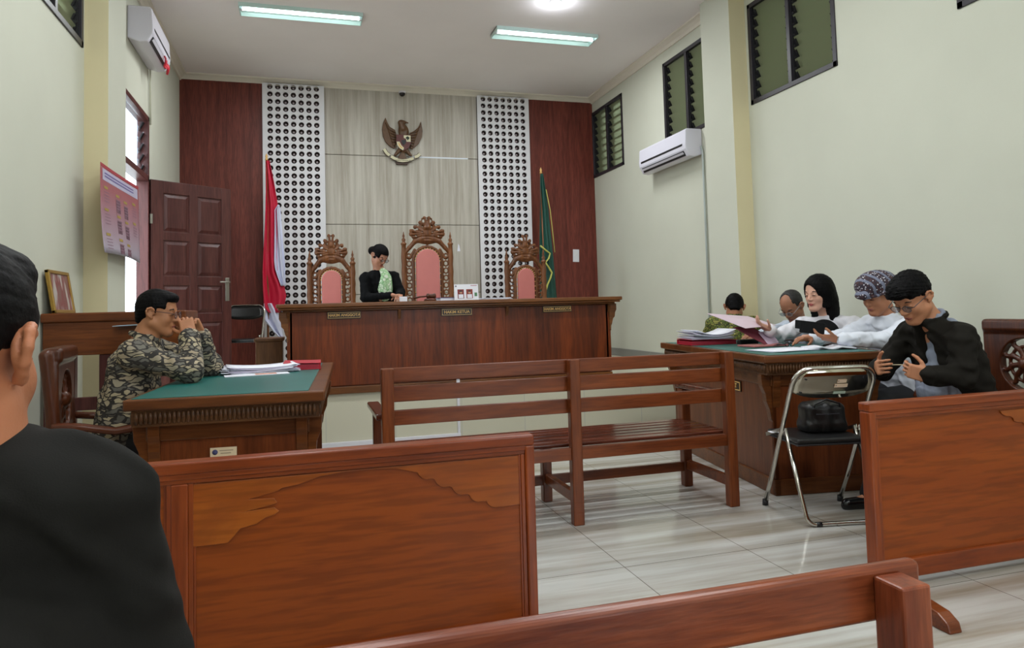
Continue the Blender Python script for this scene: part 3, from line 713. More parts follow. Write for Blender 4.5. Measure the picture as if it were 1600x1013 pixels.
    for u, v in per: st.lathe([(0, .022), (.006, .024), (.007, .03), (.007, .04)], (u, 0, v), 8, 'y')
    so = st.build('brass_studs', M_gold, t); so['kind'] = 'stuff'
    MB().b2((-w/2+.01, -.45, .38), (w/2-.01, .06, .44)).build('seat_frame', M_carve, t, bevel=.01)
    MB().b2((-w/2+.04, -.43, .44), (w/2-.04, .01, .51)).build('seat_cushion', M_pink, t, bevel=.02, seg=3)
    for s in (-1, 1):
        MB().lathe([(.03, 0), (.02, .05), (.032, .12), (.03, .3), (.034, .40), (.03, .66)], (s*(w/2-.01), -.42, 0), 14).build('front_leg', M_carve, t)
        MB().tube([(s*(w/2-.005), .03, .70), (s*(w/2+.005), -.2, .69), (s*(w/2+.005), -.38, .67), (s*(w/2+.005), -.47, .66), (s*(w/2+.005), -.49, .62)], [.02, .022, .026, .03, .02], 12).build('armrest', M_carve, t)
    return t
g_ = 'carved judges chairs'
throne(.325, 8.72, .50, 1.475, 1.595, .225, .40, 1.235, 'carved wooden chair with pink padded back, leftmost of the three, beside the red flag')
throne(1.512, 8.85, .595, 1.72, 1.895, .30, .40, 1.50, 'tallest carved wooden chair with pink padded back, in the middle behind the bench')
throne(2.765, 8.72, .50, 1.475, 1.595, .225, .40, 1.235, 'carved wooden chair with pink padded back, rightmost of the three, beside the green flag')
# ================================================================== wooden armchair with pierced round back
def armchair(loc, rz, label, w=.60, hb=1.05, seatd=.52, arm=.66):
    """faces local +x; back at x=-seatd/2"""
    t = thing('wooden_armchair', label, 'chair', loc, rz); xb = -seatd/2
    pr = []; zc = .80; R = .155
    pr += [rbox((xb, 0, .80), (.018, w/2-.03, .20), rd=.01, k=.01), rbox((xb, 0, hb-.03), (.022, w/2-.045, .016), rd=.024, k=.012)]
    for s in (-1, 1): pr += [capsule((xb-.03, s*(w/2-.03), hb-.03), (xb+.03, s*(w/2-.055), .45), .030, .032, .012)]
    pr += [ell((xb, 0, zc), (.2, R, R), k=.004, op='s')]
    pr += [capsule((xb-.006, 0, zc), (xb+.006, 0, zc), .045, .045, .004)]
    for i in range(10):
        a = 2*math.pi*i/10; u, v = math.cos(a), math.sin(a); a2 = a+.3
        pr += path([(xb, .03*u, zc+.03*v), (xb, .09*math.cos(a+.12), zc+.09*math.sin(a+.12)), (xb, .135*math.cos(a2), zc+.135*math.sin(a2)), (xb, .165*math.cos(a2-.1), zc+.165*math.sin(a2-.1))], [.018, .016, .013, .012], .004)
    pr += path([(xb, .108*math.cos(q), zc+.108*math.sin(q)) for q in np.linspace(0, 2*math.pi, 25)], .010, .004)
    for q in (-1, 1): pr += [ell((xb, q*(w/2-.075), .615), (.1, .022, .035), k=.003, op='s')]
    sdf('carved_backrest', pr, M_chairw, t, res=.006, origin=(0, 0, 0))
    MB().b2((xb-.01, -w/2+.02, .40), (seatd/2, w/2-.02, .455)).build('seat', M_chairw, t, bevel=.012)
    for s in (-1, 1):
        y = s*(w/2-.03)
        MB().tube([(xb, y, .69), (xb+.12, y, .675), (.02, y, .64), (.14, y, .655), (.22, y, .675), (seatd/2+.03, y, .66), (seatd/2+.055, y, .625), (seatd/2+.03, y, .60)], [.024, .026, .026, .028, .030, .030, .026, .018], 12, flat=.8).build('armrest', M_armg, t)
        MB().lathe([(.026, 0), (.018, .06), (.030, .14), (.024, .36), (.030, .42), (.020, .48), (.028, .54), (.024, .64)], (seatd/2-.04, y, 0), 14).build('front_leg', M_chairw, t)
        MB().bar((xb-.03, y, 0), (xb+.02, y, .44), .045, .045).build('rear_leg', M_chairw, t, bevel=.006)
        MB().bar((xb, y, .16), (seatd/2-.04, y, .16), .03, .035).build('side_stretcher', M_chairw, t, bevel=.004)
    return t
M_armg = wood('armrest_wood', '4e2818', '6e3a26', 'x', rough=.18, fine=.8, coat=.5)
armchair((-.985, 4.36, 0), .12, 'dark wooden armchair under the man in the brown batik shirt', hb=1.07, w=.52)
armchair((3.85, 3.20, 0), math.pi, 'dark wooden armchair with pierced round carving, right edge, under the man in the dark jacket', hb=1.06, w=.56)
# ================================================================== green topped tables
def court_table(name, label, loc, rz, w, l, h, front_only=False):
    """local x: width, local y: length away from the viewer; origin at near left top corner's floor point"""
    t = thing(name, label, 'table', loc, rz); o = .085
    b = MB().b2((o, o, .05), (w-o, o+.025, h-.16)).b2((o, l-o-.025, .05), (w-o, l-o, h-.16)).b2((o, o, .05), (o+.025, l-o, h-.16)).b2((w-o-.025, o+.3, .45), (w-o, l-o-.3, h-.16))
    b.build('body_panel', M_table, t, bevel=.003)
    MB().b2((o-.012, o-.012, 0), (w-o+.012, o+.03, .10)).b2((o-.012, o-.012, 0), (o+.03, l-o+.012, .10)).b2((o-.012, l-o-.03, 0), (w-o+.012, l-o+.012, .10)).build('plinth', M_tablex, t, bevel=.006)
    MB().b2((o-.01, o-.01, h-.20), (w-o+.01, l-o+.01, h-.115)).build('apron', M_tablex, t, bevel=.006)
    # carved gadroon moulding
    g = MB(); g.b2((.028, .028, h-.125), (w-.028, l-.028, h-.045)); n = int(w/.021)
    for i in range(n):
        xx = .04+(w-.08)*(i+.5)/n
        for yy in (.026, l-.026): g.lathe([(0, -.030), (.007, -.026), (.0095, 0), (.007, .022), (0, .028)], (xx, yy, h-.085), 8)
    n = int(l/.021)
    for i in range(n):
        yy = .04+(l-.08)*(i+.5)/n
        for xx in (.026, w-.026): g.lathe([(0, -.030), (.007, -.026), (.0095, 0), (.007, .022), (0, .028)], (xx, yy, h-.085), 8)
    g.build('carved_moulding', M_carvd, t)
    MB().b2((0, 0, h-.05), (w, l, h)).build('tabletop', M_tablex, t, bevel=.008)
    MB().b2((.03, .02, h), (w-.075, l-.06, h+.003)).build('green_cover', M_felt, t, bevel=.001)
    br = [(0, 0), (.0, -.30), (-.012, -.28), (-.022, -.22), (-.045, -.17), (-.05, -.12), (-.075, -.07), (-.08, 0)]
    for yy in (o+.0, l-o-.05):
        MB().prism([(o+p[0]*.85, h-.125+p[1]) for p in br], yy, yy+.05, 'xz').build('corner_bracket', M_tablex, t, bevel=.003)
        MB().prism([(w-o-p[0]*.85, h-.125+p[1]) for p in br], yy, yy+.05, 'xz').build('corner_bracket', M_tablex, t, bevel=.003)
    for xx in (o+.0, w-o-.05): MB().prism([(o+p[0]*.35, h-.125+p[1]*.7) for p in br], xx, xx+.05, 'yz').build('corner_bracket', M_tablex, t, bevel=.003)
    return t
M_carvd = wood('carved_moulding_wood', '3d2310', '6b4526', 'x', rough=.4, fine=1.5)
HT = .86
LT = court_table('court_table', 'green covered wooden table at the left, under the leaning man', (-.767, 3.495, 0), math.radians(-3.4), .86, 1.92, HT)
st = MB().b2((0, -.004, 0), (.115, 0, .04)).build('inventory_sticker', plain('sticker_paper', 'd8c4a4', rough=.6), LT, (.345, .083, .575))
MB().lathe([(0, -.0015), (.012, -.0015), (.012, 0), (0, 0)], (.021, -.004, .020), 16, 'y').build('round_seal', plain('seal_blue', '3a3c66', rough=.6), st)
MB().b2((.04, -.005, .024), (.10, -.004, .028)).b2((.045, -.005, .012), (.09, -.004, .016)).build('printed_lines', plain('sticker_ink', '9c8a74', rough=.7), st)
HR = .88
RT = court_table('court_table', 'green covered wooden table at the right with people seated behind it', (2.73, 3.80, 0), math.radians(-8.2), .86, 1.85, HR)
def side_plate(parent, y0, y1, z, txt, size):
    # a name plate on the local -x face of the table
    p = MB().b2((-.008, y0, z-.036), (0, y1, z+.036)).build('name_plate', M_plate, parent, (.085, 0, 0), bevel=.002)
    f = MB()
    for s in (-1, 1):
        f.b2((-.011, y0+.006, z+s*.027-.003), (-.008, y1-.006, z+s*.027+.003)); yc = y0+.009 if s < 0 else y1-.009
        f.b2((-.011, yc-.003, z-.028), (-.008, yc+.003, z+.028))
    f.build('gold_border', M_gold, p); text('gold_lettering', txt, size, M_gold, p, (-.0105, (y0+y1)/2, z), (math.pi/2, 0, -math.pi/2), .0015, bold=.001)
side_plate(RT, .50, .80, HR-.245, 'ADVOCAT', .04); side_plate(RT, 1.18, 1.50, HR-.245, 'ADVOCAT', .04)
# ================================================================== slatted bench in the middle
t = thing('slatted_bench', 'reddish wooden slatted bench with armrests in the middle of the room', 'bench', (1.43, 3.78, 0)); ox = 1.43
for x in (.416, 1.458, 2.452):
    MB().b2((x-ox-.032, -.028, 0), (x-ox+.032, .028, .92)).build('rear_post', M_slatz, t, bevel=.006)
for x in (.416, 1.458, 2.452):
    MB().b2((x-ox-.03, .50, 0), (x-ox+.03, .56, .645 if x != 1.458 else .40)).build('front_leg', M_slatz, t, bevel=.006)
    MB().b2((x-ox-.018, .02, .115), (x-ox+.018, .52, .175)).build('side_stretcher', M_slat, t, bevel=.004)
for z0, z1 in ((.842, .918), (.738, .822), (.615, .695)): MB().b2((.385-ox, .028, z0), (2.48-ox, .052, z1)).build('back_rail', M_slat, t, bevel=.005)
MB().b2((.44-ox, -.015, .36), (2.43-ox, .02, .428)).build('rear_seat_rail', M_slat, t, bevel=.004)
MB().b2((.44-ox, .51, .36), (2.43-ox, .545, .415)).build('front_seat_rail', M_slat, t, bevel=.004)
for i in range(6): MB().b2((.40-ox, .055+.088*i, .42), (2.47-ox, .055+.088*i+.07, .44)).build('seat_slat', M_slatg, t, bevel=.005) if False else None
M_slatg = wood('glossy_seat_slat', '3f1c12', '693424', 'x', rough=.14, fine=.8, coat=.6)
for i in range(6): MB().b2((.40-ox, .057+.088*i, .42), (2.47-ox, .057+.088*i+.068, .44)).build('seat_slat', M_slatg, t, bevel=.005)
MB().b2((.44-ox, .515, .10), (2.43-ox, .545, .16)).build('front_stretcher', M_slat, t, bevel=.004)
for s, x in ((0, .395), (1, 2.455)):
    MB().b2((x-ox-.035, .03, .645), (x-ox+.035, .60, .68)).build('armrest', M_slatg, t, bevel=.01, seg=3)
tag(MB().box((0, 0, .018), (.012, .003, .04)).box((.006, 0, .008), (.012, .004, .02)).build('paper_scrap', M_paper, None, (.80, 3.822, .822)), 'tiny white scrap stuck on the slatted bench back', 'paper')
# ================================================================== barrier panels in the foreground
def barrier(name, label, x0, x1, y, ztop, splits, overlay_right=True, overlays=()):
    t = thing(name, label, 'barrier', ((x0+x1)/2, y, 0)); ox = (x0+x1)/2; z0 = .03
    MB().b2((x0-ox+.02, .012, z0+.02), (x1-ox-.02, .028, ztop-.03)).build('plywood_panel', M_pewpanel, t)
    MB().b2((x0-ox, -.012, ztop-.038), (x1-ox, .055, ztop)).build('top_rail', M_pew, t, bevel=.007, seg=3)
    fr = MB()
    fr.b2((x0-ox+.01, -.006, ztop-.056), (x1-ox-.01, .012, ztop-.036)); fr.b2((x0-ox+.02, .000, ztop-.07), (x1-ox-.02, .014, ztop-.054))
    fr.build('rail_moulding', M_pew, t, bevel=.004)
    MB().b2((x0-ox, -.004, z0), (x1-ox, .045, z0+.08)).build('bottom_rail', M_pew, t, bevel=.006)
    for xa, xb in ((x0, x0+.035), (x1-.035, x1)):
        MB().b2((xa-ox, -.010, z0-.0), (xb-ox, .05, ztop-.038)).build('end_stile', M_pewz, t, bevel=.006)
    for xs_ in splits: MB().b2((xs_-ox-.025, -.002, z0+.08), (xs_-ox+.025, .012, ztop-.07)).build('middle_stile', M_pewz, t, bevel=.004)
    xl_ = [x0+.035]+[s for s in splits for s in (s-.025, s+.025)]+[x1-.035]
    for i in range(0, len(xl_), 2):
        a, b_ = xl_[i]-ox, xl_[i+1]-ox
        for sd in (0, 1):
            ms = MB()
            for q, (d0, d1) in enumerate(((0, .0145), (.0135, .022))):
                yy = .002+q*.005
                if sd: ms.b2((a+d0, yy, z0+.08), (a+d1, .013, ztop-.07))
                else: ms.b2((b_-d1, yy, z0+.08), (b_-d0, .013, ztop-.07))
            ms.build('stile_moulding', M_pewz, t, bevel=.002)
    for ov in overlays: MB().prism([(p[0]-ox, p[1]) for p in ov], .0055, .0125, 'xz').build('carved_overlay', M_pewover, t, bevel=.0015)
    for xs_ in (x0+.0175, x1-.0175):
        MB().prism([(.02, 0), (.02, .09), (-.20, .085), (-.36, .06), (-.40, .035), (-.41, 0)], xs_-ox-(.085 if xs_ > 1 else .03), xs_-ox-(.025 if xs_ > 1 else -.03), 'yz').build('runner_foot', M_slat, t, bevel=.006)
    return t
sR = [(.357, .660)]
for (x_, z_) in ((.375, .655), (.436, .622), (.497, .590), (.558, .559), (.619, .533)):
    sR += [(x_, z_), (x_+.006, z_-.012), (x_+.016, z_-.022), (x_+.030, z_-.027), (x_+.050, z_-.026), (x_+.058, z_-.029)]
sR += [(.690, .506), (.743, .508)]
ov1 = [(-.348, .684), (-.348, .486), (-.244, .486), (-.225, .505), (-.205, .528), (-.156, .537), (-.13, .553), (-.097, .562), (-.085, .572), (-.10, .585), (-.186, .581), (-.10, .594), (-.09, .60), (-.10, .615), (-.175, .619), (-.09, .636), (-.076, .645), (-.02, .652), (.047, .672), (.13, .680), (.21, .680), (.30, .675)]+sR+[(.743, .684)]
ov1 = [(p[0], min(p[1], .683)) for p in ov1]
barrier('wooden_barrier', 'orange-brown wooden barrier panel at the left foreground with carved stepped overlay', -1.50, .80, 2.5, .757, [-.385], overlays=[ov1])
sh = 2.94
ov2 = [(2.325+.0, .692), (2.34, .692)]
ov2 = [(3.02, .694), (3.03, .680), (3.05, .668), (3.08, .664), (3.095, .656), (3.10, .642), (3.115, .636), (3.15, .632), (3.165, .622), (3.172, .606), (3.19, .600), (3.23, .596), (3.40, .594), (3.40, .694)]
barrier('wooden_barrier', 'orange-brown wooden barrier panel at the right foreground, ending behind the folding chair', 2.284, 4.25, 2.49, .775, [3.44], overlays=[ov2])
# foreground bench: only its back rail and end post show
t = thing('front_bench', 'reddish wooden bench whose back rail and end post cross the bottom of the picture', 'bench', (.5, 1.1, 0)); 
M_rail = wood('bench_rail_wood', '5e2210', '97502e', 'x', rough=.3, fine=1.0, coat=.3); M_railz = wood('bench_end_post_wood', '6a2c18', '9c5434', 'z', rough=.35, fine=1.0, coat=.25)
ox = .5
MB().b2((-.02-ox, .02, .612), (1.133-ox, .052, .714)).build('back_rail', M_rail, t, bevel=.012, seg=4)
MB().b2((-.02-ox, .02, .40), (1.133-ox, .05, .48)).build('back_rail', M_rail, t, bevel=.01, seg=3)
for xx in (1.018, .02):
    MB().b2((xx-ox, -.05, 0), (xx-ox+.065, .02, .70)).build('end_post', M_railz, t, bevel=.005)
    MB().b2((xx-ox, -.50, 0), (xx-ox+.062, -.44, .40)).build('front_leg', M_railz, t, bevel=.005)
    MB().b2((xx-ox+.01, -.45, .35), (xx-ox+.05, -.04, .40)).build('seat_bearer', M_railz, t, bevel=.004)
for i in range(5): MB().b2((-.02-ox, -.52+.09*i, .40), (1.135-ox, -.52+.09*i+.075, .425)).build('seat_slat', M_rail, t, bevel=.005)
# ================================================================== tall desk at the left wall, picture frame, cabinet on the platform
t = thing('tall_desk', 'tall brown wooden desk against the left wall behind the batik shirt man', 'desk', (-1.02, 4.95, 0))
MB().b2((-.515, 0, 1.205), (.30, .52, 1.262)).build('desktop', M_desk, t, bevel=.008)
MB().b2((-.505, .012, 1.0), (.28, .04, 1.205)).b2((-.505, .46, 1.0), (.28, .485, 1.205)).b2((.255, .03, 1.0), (.28, .47, 1.205)).build('apron', M_desk, t, bevel=.004)
for xx, yy in ((-.50, .02), (-.50, .42), (.20, .02), (.20, .42), (-.20, .02)): MB().b2((xx, yy, 0), (xx+.06, yy+.06, 1.0)).build('leg', M_doorf, t, bevel=.004)
MB().b2((-.45, .03, .66), (.22, .06, .74)).build('cross_rail', M_doorf, t, bevel=.004)
t = thing('paper_sheet', 'pale blue sheet sticking out on the tall desk behind the batik shirt man', 'paper', (-1.01, 4.955, 1.175), .0)
MB().add([(-.12, -.06, .0), (.12, -.03, .008), (.12, .05, .010), (-.10, .056, .004)], [(0, 1, 2, 3)]).build('sheet', plain('pale_blue_paper', '9fb4c4', rough=.5), t).modifiers.new('s', 'SOLIDIFY').thickness = .004
t = thing('picture_frame', 'gold framed picture leaning on the left wall on top of the tall desk', 'picture', (-1.47, 4.98, 1.262))
w_, h_ = .40, .275
R_ = math.atan2(.055, h_)
f = MB()
f.b2((-.012, 0, 0), (.012, .022, h_)); f.b2((-.012, w_-.022, 0), (.012, w_, h_)); f.b2((-.012, 0, 0), (.012, w_, .022)); f.b2((-.012, 0, h_-.022), (.012, w_, h_))
fo = f.build('gilt_frame', plain('gilt', '9c7a34', rough=.35, metal=.4), t, bevel=.004, rot=(0, -.16, 0))
def pic_mat():
    m, nt, N, L, b = newmat('painted_picture'); tc = N.new('ShaderNodeTexCoord'); mp = N.new('ShaderNodeMapping'); mp.inputs['Scale'].default_value = (1, 16, 5); L.new(tc.outputs['Object'], mp.inputs[0])
    n = N.new('ShaderNodeTexNoise'); n.inputs['Scale'].default_value = 1; n.inputs['Detail'].default_value = 3; L.new(mp.outputs[0], n.inputs['Vector'])
    r = N.new('ShaderNodeValToRGB'); e = r.color_ramp.elements; e[0].position = .36; e[0].color = lin('7a5a52'); e[1].position = .62; e[1].color = lin('b0a8a0'); q = e.new(.5); q.color = lin('7d3434'); L.new(n.outputs['Fac'], r.inputs[0]); L.new(r.outputs[0], b.inputs['Base Color']); setp(b, Roughness=.3); return m
MB().b2((-.008, .02, .02), (.004, w_-.02, h_-.02)).build('picture', pic_mat(), t, rot=(0, -.16, 0))
t = thing('platform_cabinet', 'small brown wooden box standing on the platform beside the red flag pole', 'cabinet', (-.32, 7.25, .49))
MB().b2((-.125, 0, 0), (.12, .35, .47)).build('body', M_tdull, t, bevel=.004) if False else None
M_tdull = wood('dull_box_wood', '4e341f', '6b4a2e', 'z', rough=.5, fine=.6, coat=0)
MB().b2((-.125, 0, 0), (.12, .35, .47)).build('body', M_tdull, t, bevel=.004)
MB().b2((-.14, -.015, .47), (.135, .37, .50)).build('top', M_tdull, t, bevel=.006)
# ================================================================== flags
def flag(name, label, x, y, ztop, pole, parts, zbase=.49):
    t = thing(name, label, 'flag', (x, y, zbase))
    MB().tube([(0, 0, 0), (0, 0, ztop-zbase)], .014, 10).build('pole', pole, t)
    MB().lathe([(.014, 0), (.02, .012), (.012, .03), (.018, .05), (.004, .085), (0, .09)], (0, 0, ztop-zbase), 12).build('finial', M_gold, t)
    MB().lathe([(.15, 0), (.15, .03), (.05, .05), (.03, .12), (.018, .13)], (0, 0, 0), 20).build('base', M_chairw, t)
    for nm, m, rows in parts:
        # rows: (z, x_left, x_right); cloth surface folded in depth
        mb = MB(); vs = []; n = 20
        zs_ = np.linspace(rows[0][0], rows[-1][0], 46); rz_ = np.array(rows)[::-1]
        for z in zs_:
            a = np.interp(z, rz_[:, 0], rz_[:, 1]); b_ = np.interp(z, rz_[:, 0], rz_[:, 2])
            for i in range(n+1):
                u = i/n; xx = a+(b_-a)*u
                yy = -.03-.028*math.sin(u*math.pi*3+z*1.1+hash(nm) % 3*0)-.012*math.sin(u*17+z*5)
                vs.append((xx-x, yy, z-zbase))
        fs = [(j*(n+1)+i, j*(n+1)+i+1, (j+1)*(n+1)+i+1, (j+1)*(n+1)+i) for j in range(45) for i in range(n)]
        o = mb.add(vs, fs, True).build(nm, m, t); md = o.modifiers.new('s', 'SOLIDIFY'); md.thickness = .006; md.offset = 0
    return t
M_flagred = plain('flag_red', 'bd1236', rough=.55, var=.05); M_flagwhite = plain('flag_white', 'cfd2e8', rough=.6)
M_polew = wood('flag_pole_wood', '7a4a2c', '9c6640', 'z', rough=.4)
flag('national_flag', 'red and white flag hanging from a pole left of the judges bench', -.435, 9.55, 3.20, M_polew, [
    ('red_cloth', M_flagred, [(3.19, -.44, -.40), (2.9, -.44, -.345), (2.6, -.45, -.30), (2.3, -.465, -.31), (2.0, -.48, -.32), (1.75, -.49, -.31), (1.6, -.49, -.235), (1.45, -.485, -.21), (1.31, -.48, -.24), (1.24, -.42, -.30)]),
    ('white_cloth', M_flagwhite, [(2.62, -.30, -.285), (2.55, -.34, -.27), (2.2, -.345, -.245), (1.9, -.35, -.225), (1.8, -.34, -.22), (1.70, -.31, -.225), (1.58, -.27, -.215)]),
    ('white_lower_cloth', M_flagwhite, [(1.36, -.48, -.38), (1.28, -.48, -.33), (1.15, -.475, -.29), (1.10, -.44, -.27), (1.0, -.37, -.26), (.93, -.30, -.25), (.88, -.27, -.25)])])
M_green = plain('flag_green', '17493f', rough=.55, var=.08); M_trim = plain('flag_trim', 'c6c464', rough=.5)
gf = flag('green_flag', 'dark green flag with yellow trim on a pole right of the thrones', 3.285, 9.55, 3.13, M_polew, [
    ('green_cloth', M_green, [(3.12, 3.275, 3.30), (2.9, 3.262, 3.335), (2.6, 3.245, 3.38), (2.2, 3.225, 3.41), (1.9, 3.21, 3.43), (1.5, 3.20, 3.46), (1.2, 3.19, 3.48)])])
tr = MB(); pts = [(x_-3.285, -.10, z_-.49) for x_, z_ in ((3.211, 2.081), (3.276, 2.027), (3.35, 1.972), (3.329, 1.90), (3.279, 1.846), (3.325, 1.774), (3.37, 1.701), (3.349, 1.629), (3.298, 1.53), (3.256, 1.396), (3.25, 1.30))]
tr.tube([(a+.0, b_, c_-.0) for a, b_, c_ in pts], .026, 8, flat=.4); tr.build('yellow_trim', M_trim, gf)
tr = MB(); tr.tube([(.05, -.06, 2.40), (.10, -.07, 2.1), (.13, -.07, 1.75), (.15, -.07, 1.5)], .005, 6); tr.build('gold_fringe', M_trim, gf)
# ================================================================== eagle emblem
t = thing('eagle_emblem', 'brown carved eagle emblem with shield and white ribbon on the back wall', 'emblem', (1.385, YB-.03, 3.62))
kx = .000826
def E(px_, py_): return ((px_-555)*kx, (545-py_)*kx)
M_eag = plain('emblem_brown', '5d4026', rough=.4, var=.2, vscale=25); M_eagd = plain('emblem_dark', '41291a', rough=.45)
for nm, pts, s in (('wing', [(268,120),(300,210),(340,280),(430,330),(450,430),(440,560),(400,660),(330,620),(260,550),(215,450),(205,330),(225,220)], -1), ('wing', [(880,160),(905,330),(890,440),(830,560),(740,640),(690,650),(670,520),(680,380),(760,330),(830,270)], 1)):
    wg = MB().prism([E(*p) for p in pts], -.035, -.005, 'xz').build(nm, M_eag, t, bevel=.008, seg=2)
    fm = MB(); tip = np.array(E(268 if s < 0 else 882, 160 if s < 0 else 200)); 
    for i in range(7):
        f_ = i/6; root = np.array(E(430-s*0, 0)) if False else np.array((s*(.10), .13-.20*f_)); end = np.array(E(*( (250+f_*150, 200+f_*430) if s < 0 else (870-f_*150, 240+f_*400))))
        e2 = end*.97
        fm.tube([(root[0], -.04, root[1]), ((root[0]+e2[0])/2+s*.02, -.045, (root[1]+e2[1])/2-.02), (e2[0], -.036, e2[1])], [.010, .012, .006], 6)
    fm.build('feather', M_eag, wg)
pr = [ell((0.015, -.03, .16), (.075, .04, .10), k=.01), ell((.01, -.03, 0), (.085, .035, .15), k=.02), capsule((.0, -.04, .20), (-.02, -.045, .275), .05, .042, .02), ell((-.015, -.05, .285), (.05, .035, .035), k=.01), capsule((.02, -.05, .29), (.075, -.05, .285), .024, .006, .006), capsule((.078, -.05, .285), (.076, -.05, .265), .008, .003, .003)]
for s in (-1, 1): pr += path([(s*.04, -.03, -.10), (s*.08, -.035, -.15), (s*.11, -.035, -.185)], [.03, .024, .02], .01)
for i in range(-3, 4): pr += [capsule((.0, -.02, -.12), (-.01+.018*i, -.022, -.235), .014, .013, .003)]
O_ = np.array(t.location); pr = [(p[0], p[1], p[2], p[3]+O_)+((p[4]+O_,)+p[5:] if p[2] == 'c' else p[4:]) for p in pr]
sdf('body', pr, M_eag, t, res=.006)
shd = [E(440, 425), E(685, 425), E(690, 560), E(650, 650), E(560, 705), E(475, 650), E(435, 560)]
shield = MB().prism(shd, -.085, -.055, 'xz').build('shield', plain('shield_red', '5a2420', rough=.4), t, bevel=.003)
wq = plain('emblem_cream', 'd6d0b0', rough=.5)
MB().prism([E(565, 437), E(682, 437), E(682, 545), E(610, 545), E(605, 500), E(565, 480)], -.088, -.084, 'xz').build('cream_quarter', wq, shield)
MB().prism([E(600, 470), E(632, 450), E(662, 475), E(655, 500), E(640, 505), E(640, 520), E(622, 520), E(622, 500), E(602, 495)], -.091, -.087, 'xz').build('tree_mark', plain('emblem_green', '232c1c', rough=.6), shield)
MB().prism([E(440, 550), E(490, 550), E(520, 610), E(565, 655), E(550, 700), E(490, 665), E(450, 610)], -.088, -.084, 'xz').build('cream_quarter', wq, shield)
MB().prism([E(470, 570), E(480, 568), E(505, 620), E(540, 655), E(535, 668), E(495, 640), E(475, 605)], -.091, -.087, 'xz').build('grain_mark', M_gold, shield)
MB().prism([E(525, 520), E(600, 520), E(600, 570), E(563, 610), E(525, 570)], -.092, -.084, 'xz').build('black_centre', M_black, shield)
rb = MB(); rd = MB()
def band(mb, pts, hw, y0, y1):
    up = []; lo_ = []
    for i, p in enumerate(pts):
        a = np.array(pts[max(i-1, 0)]); b_ = np.array(pts[min(i+1, len(pts)-1)]); d = b_-a; d = d/np.linalg.norm(d); nn = np.array((-d[1], d[0]))
        up.append(tuple(np.array(p)+nn*hw)); lo_.append(tuple(np.array(p)-nn*hw))
    for i in range(len(pts)-1): mb.prism([up[i], up[i+1], lo_[i+1], lo_[i]], y0, y1, 'xz')
arc1 = [E(230, 680), E(270, 745), E(320, 785)]; arc2 = [E(345, 800), E(400, 835), E(470, 865), E(540, 872), E(620, 862), E(690, 838), E(730, 820)]; arc3 = [E(750, 800), E(800, 785), E(845, 745)]
for a_ in (arc1, arc2, arc3): band(rb, a_, .020, -.060, -.052); band(rd, a_, .028, -.052, -.042)
ro = rb.build('ribbon', wq, t); rd.build('ribbon_edge', M_eagd, ro)
text('ribbon_lettering', 'BHINNEKA TUNGGAL IKA', .021, M_eagd, ro, (E(540, 868)[0], -.062, E(540, 868)[1]), (math.pi/2, 0, 0), .001)
MB().prism([E(425, 890), E(640, 890), E(630, 935), E(435, 935)], -.04, -.01, 'xz').build('base_block', M_eagd, t, bevel=.003)
